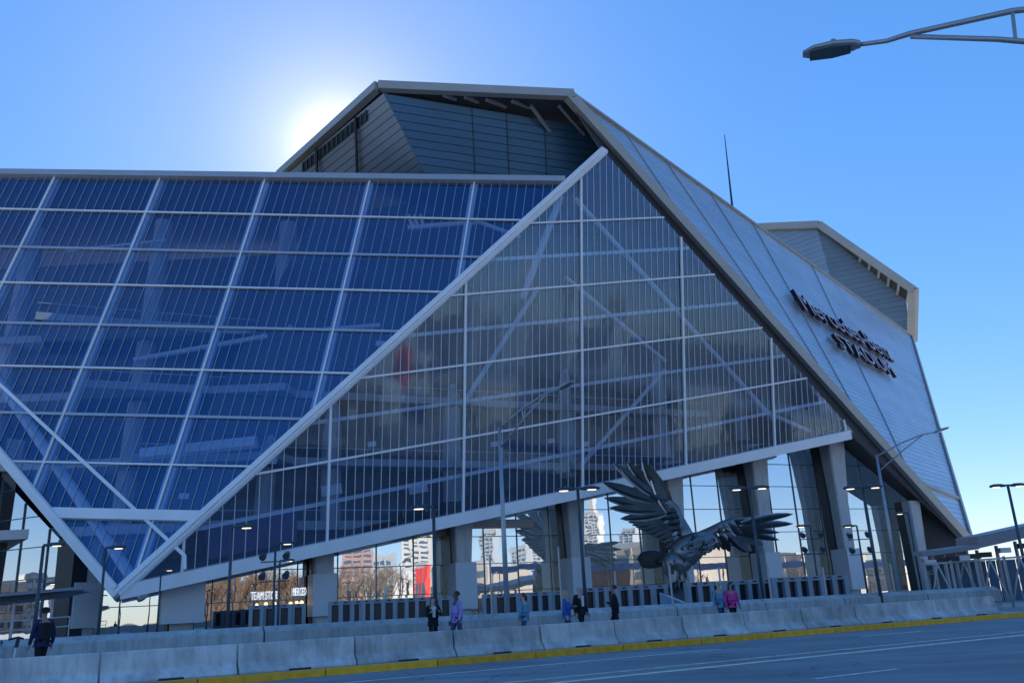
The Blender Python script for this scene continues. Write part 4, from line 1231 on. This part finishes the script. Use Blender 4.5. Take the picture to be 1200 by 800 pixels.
def person(u, Y, face, h, skn, top_, pants, hair, label, arms='down', long_hair=False, cap=None, bag=None, scarf=None):
    c = at(u, 700, Y); c.z = KH + 0.002
    o = thing('person', label, 'person', c, R(face))
    k = h / 1.75
    # joint positions: x right, y forward
    el = {'down': [(0.27, -0.02, 1.10), (0.28, 0.08, 0.85)], 'up': [(0.27, 0.08, 1.12), (0.16, 0.30, 1.25)], 'phone': [(0.25, 0.06, 1.10), (0.10, 0.28, 1.18)]}[arms]
    J = {'hem': (0, 0, 0.80), 'tp': (0, 0, 0.93), 'pel': (0, 0, 0.95), 'waist': (0, 0, 1.10), 'chest': (0, 0, 1.32), 'neck': (0, 0, 1.49), 'jaw': (0, 0.015, 1.57), 'head': (0, 0.02, 1.66), 'crown': (0, 0.0, 1.72)}
    for sx, n_ in ((-1, 'l'), (1, 'r')):
        ee = el if (arms != 'phone' or sx < 0) else [(0.27, -0.02, 1.10), (0.28, 0.08, 0.85)]
        st = 0.16 * sx
        J[n_ + 'sh'] = (0.19 * sx, 0, 1.42); J[n_ + 'el'] = (ee[0][0] * sx, ee[0][1], ee[0][2]); J[n_ + 'wr'] = (ee[1][0] * sx, ee[1][1], ee[1][2])
        J[n_ + 'hip'] = (0.095 * sx, 0, 0.90); J[n_ + 'kn'] = (0.10 * sx, 0.05 + st * 0.7, 0.50); J[n_ + 'an'] = (0.10 * sx, st * 1.3 - 0.04, 0.09); J[n_ + 'to'] = (0.12 * sx, st * 1.3 + 0.14, 0.04)
    RAD = {'hem': (0.165, 0.125), 'tp': (0.11, 0.085), 'pel': (0.15, 0.11), 'waist': (0.14, 0.10), 'chest': (0.165, 0.115), 'neck': 0.055, 'jaw': (0.065, 0.075), 'head': (0.078, 0.095), 'crown': (0.06, 0.07)}
    for n_ in 'lr':
        RAD.update({n_ + 'sh': 0.062, n_ + 'el': 0.042, n_ + 'wr': 0.03, n_ + 'hip': 0.085, n_ + 'kn': 0.06, n_ + 'an': 0.042, n_ + 'to': 0.035})
    def grow(names, edges, f=1.0, add=0.0):
        idx = {n_: i for i, n_ in enumerate(names)}
        rr = []
        for n_ in names:
            r_ = RAD[n_]
            r_ = r_ if hasattr(r_, '__len__') else (r_, r_)
            rr.append(tuple((x * f + add) * k for x in r_))
        return skin_mesh([tuple(x * k for x in J[n_]) for n_ in names], [(idx[a], idx[b]) for a, b in edges], rr)
    names = ['pel', 'waist', 'chest', 'neck', 'jaw', 'head', 'crown'] + [s + n_ for s in 'lr' for n_ in ('sh', 'el', 'wr', 'hip', 'kn', 'an', 'to')]
    edges = [('pel', 'waist'), ('waist', 'chest'), ('chest', 'neck'), ('neck', 'jaw'), ('jaw', 'head'), ('head', 'crown')]
    for s in 'lr':
        edges += [('chest', s + 'sh'), (s + 'sh', s + 'el'), (s + 'el', s + 'wr'), ('pel', s + 'hip'), (s + 'hip', s + 'kn'), (s + 'kn', s + 'an'), (s + 'an', s + 'to')]
    bm_ = grow(names, edges)
    # nose, ears and hands with five fingers go into the same mesh
    mb = MB()
    hd = Vector(J['head']) * k
    mb.tube([hd + Vector((0, 0.085, 0.015)) * k, hd + Vector((0, 0.12, -0.03)) * k], [0.012 * k, 0.018 * k], 6)
    for sx in (-1, 1):
        mb.tube([hd + Vector((sx * 0.072, -0.01, 0.02)) * k, hd + Vector((sx * 0.095, -0.015, -0.01)) * k], [0.028 * k, 0.014 * k], 6)
    for s, sx in (('l', -1), ('r', 1)):
        wv = Vector(J[s + 'wr']) * k; dv = (wv - Vector(J[s + 'el']) * k).normalized()
        side = Vector((0, 1, 0)) if abs(dv.y) < 0.8 else Vector((0, 0, 1))
        side = (side - dv * side.dot(dv)).normalized()
        mb.beam(wv - dv * 0.01, wv + dv * 0.09 * k, 0.085 * k, 0.03 * k, side)
        for q, (off, L) in enumerate(((-0.033, 0.062), (-0.011, 0.078), (0.011, 0.082), (0.033, 0.07))):
            b0 = wv + dv * 0.085 * k + side * off * k; cv = side.cross(dv) * -sx
            mb.tube([b0, b0 + dv * L * 0.55 * k + cv * 0.008, b0 + dv * L * 0.9 * k + cv * 0.03 * k], [0.010 * k, 0.009 * k, 0.006 * k], 5)
        mb.tube([wv + dv * 0.03 * k + side * 0.04 * k, wv + dv * 0.065 * k + side * 0.065 * k, wv + dv * 0.10 * k + side * 0.07 * k], [0.012 * k, 0.011 * k, 0.008 * k], 5)
    b = bmesh.new(); b.from_mesh(bm_)
    ex = bpy.data.meshes.new('x'); ex.from_pydata(mb.v, [], mb.f); b.from_mesh(ex); b.to_mesh(bm_); b.free()
    bm_.materials.clear(); bm_.materials.append(skinm[skn])
    link_mesh('body', bm_, o)
    jn = ['pel', 'hem', 'waist', 'chest', 'lsh', 'lel', 'lwr', 'rsh', 'rel', 'rwr']
    jk = grow(jn, [('pel', 'hem'), ('pel', 'waist'), ('waist', 'chest'), ('chest', 'lsh'), ('lsh', 'lel'), ('lel', 'lwr'), ('chest', 'rsh'), ('rsh', 'rel'), ('rel', 'rwr')], 1.12, 0.015)
    jk.materials.clear(); jk.materials.append(top_); link_mesh('jacket', jk, o)
    tn = ['tp', 'lhip', 'lkn', 'lan', 'rhip', 'rkn', 'ran']
    tr = grow(tn, [('tp', 'lhip'), ('lhip', 'lkn'), ('lkn', 'lan'), ('tp', 'rhip'), ('rhip', 'rkn'), ('rkn', 'ran')], 1.1, 0.008)
    tr.materials.clear(); tr.materials.append(pants); link_mesh('trousers', tr, o)
    for sx, s in ((-1, 'l'), (1, 'r')):
        a_ = Vector(J[s + 'an']) * k; t_ = Vector(J[s + 'to']) * k
        MB().tube([a_ + Vector((0, -0.07, -0.05)) * k, a_ + Vector((0, 0, -0.035)) * k, t_ + Vector((0, 0.06, 0.0)) * k], [0.045 * k, 0.055 * k, 0.04 * k], 8).build('shoe', darkm, o, smooth=True)
    # hair as a shell over the skull
    hm = MB(); rings = []
    cz = 1.665 * k
    for i in range(6):
        th = 0.08 + (1.75 if not long_hair else 1.9) * i / 5
        rings.append([Vector((math.cos(a) * math.sin(th) * 0.098 * k, (-0.012 + (math.sin(a) * math.sin(th) * 0.115 if math.sin(a) < 0.4 or i < 3 else math.sin(a) * math.sin(th) * 0.07)) * k, cz + math.cos(th) * 0.115 * k)) for a in [2 * math.pi * j / 12 for j in range(12)]])
    if long_hair:
        for dz, kk in ((0.10, 0.95), (0.22, 0.85)):
            rings.append([Vector((math.cos(a) * 0.10 * kk * k, (-0.05 + math.sin(a) * 0.06) * k, cz - (0.04 + dz) * k)) for a in [2 * math.pi * j / 12 for j in range(12)]])
    hm.loft(rings).build('hair', hair, o, smooth=True)
    if cap:
        cm = MB()
        cm.loft([[Vector((math.cos(a) * r_ * k, (0.0 + math.sin(a) * r_ * 1.1) * k, z * k)) for a in [2 * math.pi * j / 14 for j in range(14)]] for z, r_ in ((1.68, 0.108), (1.73, 0.106), (1.775, 0.08), (1.79, 0.02))])
        cm.prism([Vector((x * k, y * k, 1.685 * k)) for x, y in ((-0.085, 0.08), (0.085, 0.08), (0.06, 0.2), (-0.06, 0.2))], Z * 0.012)
        cm.build('cap', cap, o)
    if bag:
        MB().box(Vector((0.0, -0.2, 1.2)) * k, Vector((0.15, 0, 0)), Vector((0, 0.08, 0)), Vector((0, 0, 0.2))).build('backpack', bag, o)
    if scarf:
        MB().prism([Vector((x, 0.135, z)) * k for x, z in ((-0.06, 1.44), (0.06, 1.44), (0.05, 1.08), (-0.05, 1.08))], Vector((0, 0.03, 0))).build('shirt_front', scarf, o)
    return o
black = cloth('black', (0.012, 0.013, 0.018)); navy = cloth('navy', (0.02, 0.025, 0.09)); purple = cloth('lavender', (0.32, 0.25, 0.55)); teal = cloth('teal', (0.10, 0.25, 0.34))
blue = cloth('blue', (0.04, 0.11, 0.40)); grey = cloth('grey', (0.3, 0.32, 0.35)); pink = cloth('pink', (0.55, 0.05, 0.25)); jean = cloth('denim', (0.05, 0.07, 0.14)); whitec = cloth('white', (0.7, 0.7, 0.72))
hd_dark = mat('hair_dark', (0.02, 0.014, 0.01), 0.6); hd_br = mat('hair_brown', (0.10, 0.055, 0.03), 0.6); hd_gr = mat('hair_grey', (0.4, 0.38, 0.36), 0.6); hd_bl = mat('hair_blond', (0.42, 0.30, 0.15), 0.6)
person(55, 24.2, 50, 1.80, 1, navy, black, hd_dark, 'man in black cap and navy jacket walking beside the barrier', cap=black, bag=black)
person(507, 30.0, 200, 1.66, 0, black, black, hd_br, 'woman in black top raising a hand to her hair', arms='up', long_hair=True, scarf=whitec)
person(535, 29.6, 120, 1.80, 2, purple, jean, hd_dark, 'man in lavender hooded top walking before a column')
person(613, 31.0, 60, 1.66, 0, teal, jean, hd_br, 'person in teal jacket walking with head lowered')
person(663, 32.0, 250, 1.68, 0, blue, jean, hd_bl, 'person in bright blue jacket beside a man in black', arms='phone', long_hair=True)
person(679, 32.4, 220, 1.82, 0, black, black, hd_gr, 'grey haired man in black coat with white shirt front', scarf=whitec)
person(720, 33.0, 80, 1.80, 1, black, black, hd_dark, 'lone man in long black coat below the statue tail', arms='phone')
person(843, 36.0, 200, 1.76, 0, teal, jean, hd_gr, 'man in blue grey jacket and pale hat below the wing', cap=grey, bag=black)
person(857, 36.0, 190, 1.70, 1, pink, black, hd_dark, 'long haired woman in pink top beside the man in hat', long_hair=True)
# scooter handle leaning by the barrier
sc_b = at(15, 760, 22.9); sc_b.z = KH + 0.002
scn = thing('kick_scooter', 'parked kick scooter with dark handlebar behind the barrier', 'scooter', sc_b)
MB().tube([(0, 0, 0.14), (0.10, 0, 1.08)], 0.022, 8).build('stem', white, scn)
MB().tube([(-0.02, -0.2, 1.06), (0.10, 0, 1.10), (0.12, 0.2, 1.06)], 0.028, 8).build('handlebar', darkm, scn)
MB().tube([(0.08, 0, 0.86), (0.115, 0, 1.10)], 0.05, 8).build('grip_box', darkm, scn)
MB().abox((-0.45, 0, 0.14), 0.8, 0.16, 0.05).build('deck', darkm, scn)
for x in (0.0, -0.9):
    MB().tube([(x, -0.03, 0.1), (x, 0.03, 0.1)], [0.1, 0.1], 14).build('wheel', darkm, scn)

# ================================================================== THE CITY ACROSS THE STREET (seen in the mirror glass)
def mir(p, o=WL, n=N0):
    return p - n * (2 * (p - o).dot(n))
brick = mat('brick_tower', (0.30, 0.18, 0.15), 0.85, var=0.15, scale=0.2)
pale = mat('pale_stone', (0.50, 0.48, 0.44), 0.8, var=0.1, scale=0.1)
greyt = mat('grey_tower', (0.34, 0.36, 0.38), 0.6, var=0.1, scale=0.1)
tan = mat('tan_concrete', (0.36, 0.31, 0.26), 0.85, var=0.15, scale=0.1)
redm = mat('red_panel', (0.68, 0.05, 0.04), 0.6, var=0.12)
brown = mat('brown_brick', (0.13, 0.085, 0.06), 0.9, var=0.2, scale=0.1)
bluem = mat('blue_canopy', (0.04, 0.12, 0.33), 0.5, var=0.1)
winm = mat('tower_window', (0.06, 0.09, 0.13), 0.15, 0.0, var=0.3, scale=0.3, spec=0.8)
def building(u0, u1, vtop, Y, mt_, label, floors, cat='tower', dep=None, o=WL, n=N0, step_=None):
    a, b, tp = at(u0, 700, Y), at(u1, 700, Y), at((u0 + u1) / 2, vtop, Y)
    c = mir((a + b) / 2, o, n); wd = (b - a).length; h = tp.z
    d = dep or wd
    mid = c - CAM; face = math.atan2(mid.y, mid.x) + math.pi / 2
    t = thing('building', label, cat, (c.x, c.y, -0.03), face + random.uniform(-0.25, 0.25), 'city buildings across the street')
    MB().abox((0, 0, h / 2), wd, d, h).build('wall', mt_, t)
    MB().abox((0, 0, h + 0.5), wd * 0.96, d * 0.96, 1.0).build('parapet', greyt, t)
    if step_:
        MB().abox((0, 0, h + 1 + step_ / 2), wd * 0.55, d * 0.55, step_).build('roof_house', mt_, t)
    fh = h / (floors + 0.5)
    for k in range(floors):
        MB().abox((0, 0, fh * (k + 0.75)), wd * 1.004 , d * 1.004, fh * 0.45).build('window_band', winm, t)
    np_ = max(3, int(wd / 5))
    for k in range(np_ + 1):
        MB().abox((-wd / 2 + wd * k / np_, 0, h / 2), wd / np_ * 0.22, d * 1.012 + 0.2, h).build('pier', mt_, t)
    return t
building(403, 436, 634, 330, brick, 'pinkish brick tower reflected beside the bare trees', 14, step_=6)
building(476, 508, 598, 360, pale, 'pale stepped tower reflected between the slim columns', 20, step_=9)
building(441, 462, 650, 300, greyt, 'low grey office block reflected behind lamp spotlights', 7)
building(568, 586, 622, 420, greyt, 'grey tower reflected behind the falcon wing', 18, step_=8)
building(625, 640, 628, 520, greyt, 'slim grey tower reflected over the falcon back', 20)
building(640, 660, 600, 560, pale, 'tall pale tower reflected beside a dark column', 30, step_=12)
building(694, 710, 604, 540, pale, 'tall narrow tower reflected left of the statue', 28, step_=14)
building(736, 752, 620, 430, greyt, 'glass tower reflected between statue wing and column', 20)
building(545, 600, 664, 260, tan, 'tan parking deck reflected below the grey tower', 3, 'parking deck', dep=30)
building(660, 850, 643, 270, tan, 'long tan parking deck reflected behind the statue', 3, 'parking deck', dep=34)
building(860, 990, 654, 270, tan, 'lower tan deck reflected beyond the falcon wing', 3, 'parking deck', dep=34)
building(968, 1004, 628, 330, greyt, 'round shouldered grey block reflected beside the soffit', 5, 'building', step_=5)
building(1040, 1080, 658, 240, pale, 'low white building reflected under the soffit', 2, 'building', dep=14)
building(488, 503, 662, 330, redm, 'narrow red kiosk reflected between slim columns', 1, 'kiosk', dep=3)
building(507, 524, 668, 335, pale, 'small white kiosk reflected beside the red one', 1, 'kiosk', dep=4)
for k, (u0, u1, v) in enumerate(((683, 700, 664), (703, 716, 664), (722, 738, 660))):
    building(u0, u1, v, 172, redm, 'red ticket booth reflected under the blue canopy', 1, 'booth', dep=3)
building(236, 400, 688, 300, brown, 'long low brown brick building reflected behind the bare trees', 2, 'building', dep=14)
building(440, 474, 672, 240, pale, 'white marquee block reflected behind the bare trees', 1, 'building', dep=10)
building(604, 622, 640, 470, greyt, 'short grey tower reflected by the steel pole', 12)
building(752, 770, 612, 600, pale, 'far pale tower reflected behind the raised wing', 24, step_=10)
for k, (u, v) in enumerate(((412, 690), (452, 688), (478, 684), (520, 684), (560, 686), (588, 682), (604, 684), (640, 680), (668, 678), (756, 676), (830, 674), (924, 672))):
    p = mir(at(u, v, 186)); hp = max(4.0, p.z)
    t = thing('street_banner', 'red street banner on a pole across the street mirrored in glass' if k % 2 == 0 else 'white street banner on a pole across the street mirrored in glass', 'banner', Vector((p.x, p.y, -0.03)), 0, 'street banners across the street')
    MB().tube([(0, 0, 0), (0, 0, hp + 0.6)], 0.07, 6).build('pole', polem, t)
    dv = (CAM - p); dv.z = 0; sv = Vector((-dv.y, dv.x, 0)).normalized()
    MB().prism([sv * 0.12 + Z * (hp - 2.6), sv * 1.5 + Z * (hp - 2.6), sv * 1.5 + Z * hp, sv * 0.12 + Z * hp], dv.normalized() * 0.04).build('banner', redm if k % 2 == 0 else white, t)
# blue canopies
for k, (u0, u1, Y) in enumerate(((575, 672, 168), (676, 775, 170), (780, 880, 172), (884, 985, 174), (990, 1085, 172))):
    a, b = at(u0, 668 - (u0 - 600) * 0.008, Y), at(u1, 668 - (u1 - 600) * 0.008, Y)
    A, B = mir(a), mir(b)
    A.z = B.z = max(4.2, (A.z + B.z) / 2)
    t = thing('street_canopy', 'long blue canopy on posts reflected behind the statue', 'canopy', Vector((A.x, A.y, 0)), 0, 'blue canopies across the street')
    d = B - A; s = Vector((-d.y, d.x, 0)).normalized() * 3
    MB().prism([Z * A.z, d + Z * A.z, d + s + Z * A.z, s + Z * A.z], Z * 1.1).build('roof', bluem, t)
    for q in (0.03, 0.35, 0.66, 0.97):
        MB().beam(d * q + s * 0.5, d * q + s * 0.5 + Z * A.z, 0.2, 0.2, d.normalized()).build('post', galv, t)
# bare trees
barkm = mat('bark', (0.12, 0.085, 0.06), 0.9, var=0.2, scale=3)
twig = mat('bare_twigs', (0.16, 0.105, 0.07), 0.9, var=0.25, scale=2)
def bare_tree(c, h, label, seed):
    rnd = random.Random(seed)
    t = thing('bare_tree', label, 'tree', c, 0, 'bare trees across the street')
    tm = MB(); tm.tube([(0, 0, 0), (0.1, 0, h * 0.2), (0, 0.1, h * 0.42)], [h * 0.028, h * 0.02, h * 0.014], 8)
    cr = MB()
    def branch(p, d, L, r_, lev):
        q = p + d * L
        mid_ = p + d * L * 0.5 + Vector((rnd.uniform(-1, 1), rnd.uniform(-1, 1), 0.3)) * L * 0.06
        (tm if lev == 0 else cr).tube([p, mid_, q], [r_, r_ * 0.8, r_ * 0.55], 5 if lev < 2 else 3)
        if lev >= 4: return
        for _ in range(4 if lev < 3 else 3):
            nd = (d + Vector((rnd.uniform(-1, 1), rnd.uniform(-1, 1), rnd.uniform(-0.15, 0.7))) * 0.75).normalized()
            branch(p + d * L * rnd.uniform(0.55, 1.0), nd, L * rnd.uniform(0.5, 0.72), r_ * 0.5, lev + 1)
    for _ in range(5):
        a = rnd.uniform(0, 6.28)
        branch(Vector((0, 0, h * rnd.uniform(0.25, 0.42))), Vector((math.cos(a) * 0.6, math.sin(a) * 0.6, 1)).normalized(), h * 0.26, h * 0.010, 0)
    tm.build('trunk', barkm, t, fix=False)
    cr.build('crown', twig, t, fix=False)
    return t
protos = []
for k in range(74):
    u = 232 + 3.7 * k if k < 64 else 520 + 60 * (k - 64)
    Y = (200, 225, 250)[k % 3] if k < 64 else 235
    p = mir(at(u + random.uniform(-3, 3), 700, Y + random.uniform(-12, 12))); p.z = -0.03
    lab = 'bare brown street tree mirrored in the street level glass'
    if len(protos) < 4:
        tr_ = bare_tree(p, 10.5, lab, k); protos.append(tr_)
    else:
        tr_ = copy_tree(protos[k % 4]); tr_.location = p; tr_.rotation_euler.z = random.uniform(0, 6.28)
        s_ = random.uniform(0.95, 1.4) if k < 64 else random.uniform(0.7, 1.0); tr_.scale = (s_, s_, s_)
# far side seen in the corner glazing
for (u0, u1, v, Y, mt_, lb_, fl) in ((22, 46, 674, 330, pale, 'white block mirrored in the corner glass', 6), (44, 68, 680, 380, pale, 'lower white block mirrored beside the taller one', 4), (-60, 10, 688, 300, tan, 'tan low block mirrored at the far corner', 3), (60, 140, 690, 300, greyt, 'dark low block mirrored behind the corner column', 2)):
    building(u0, u1, v, Y, mt_, lb_, fl, 'building', o=WL, n=NL)
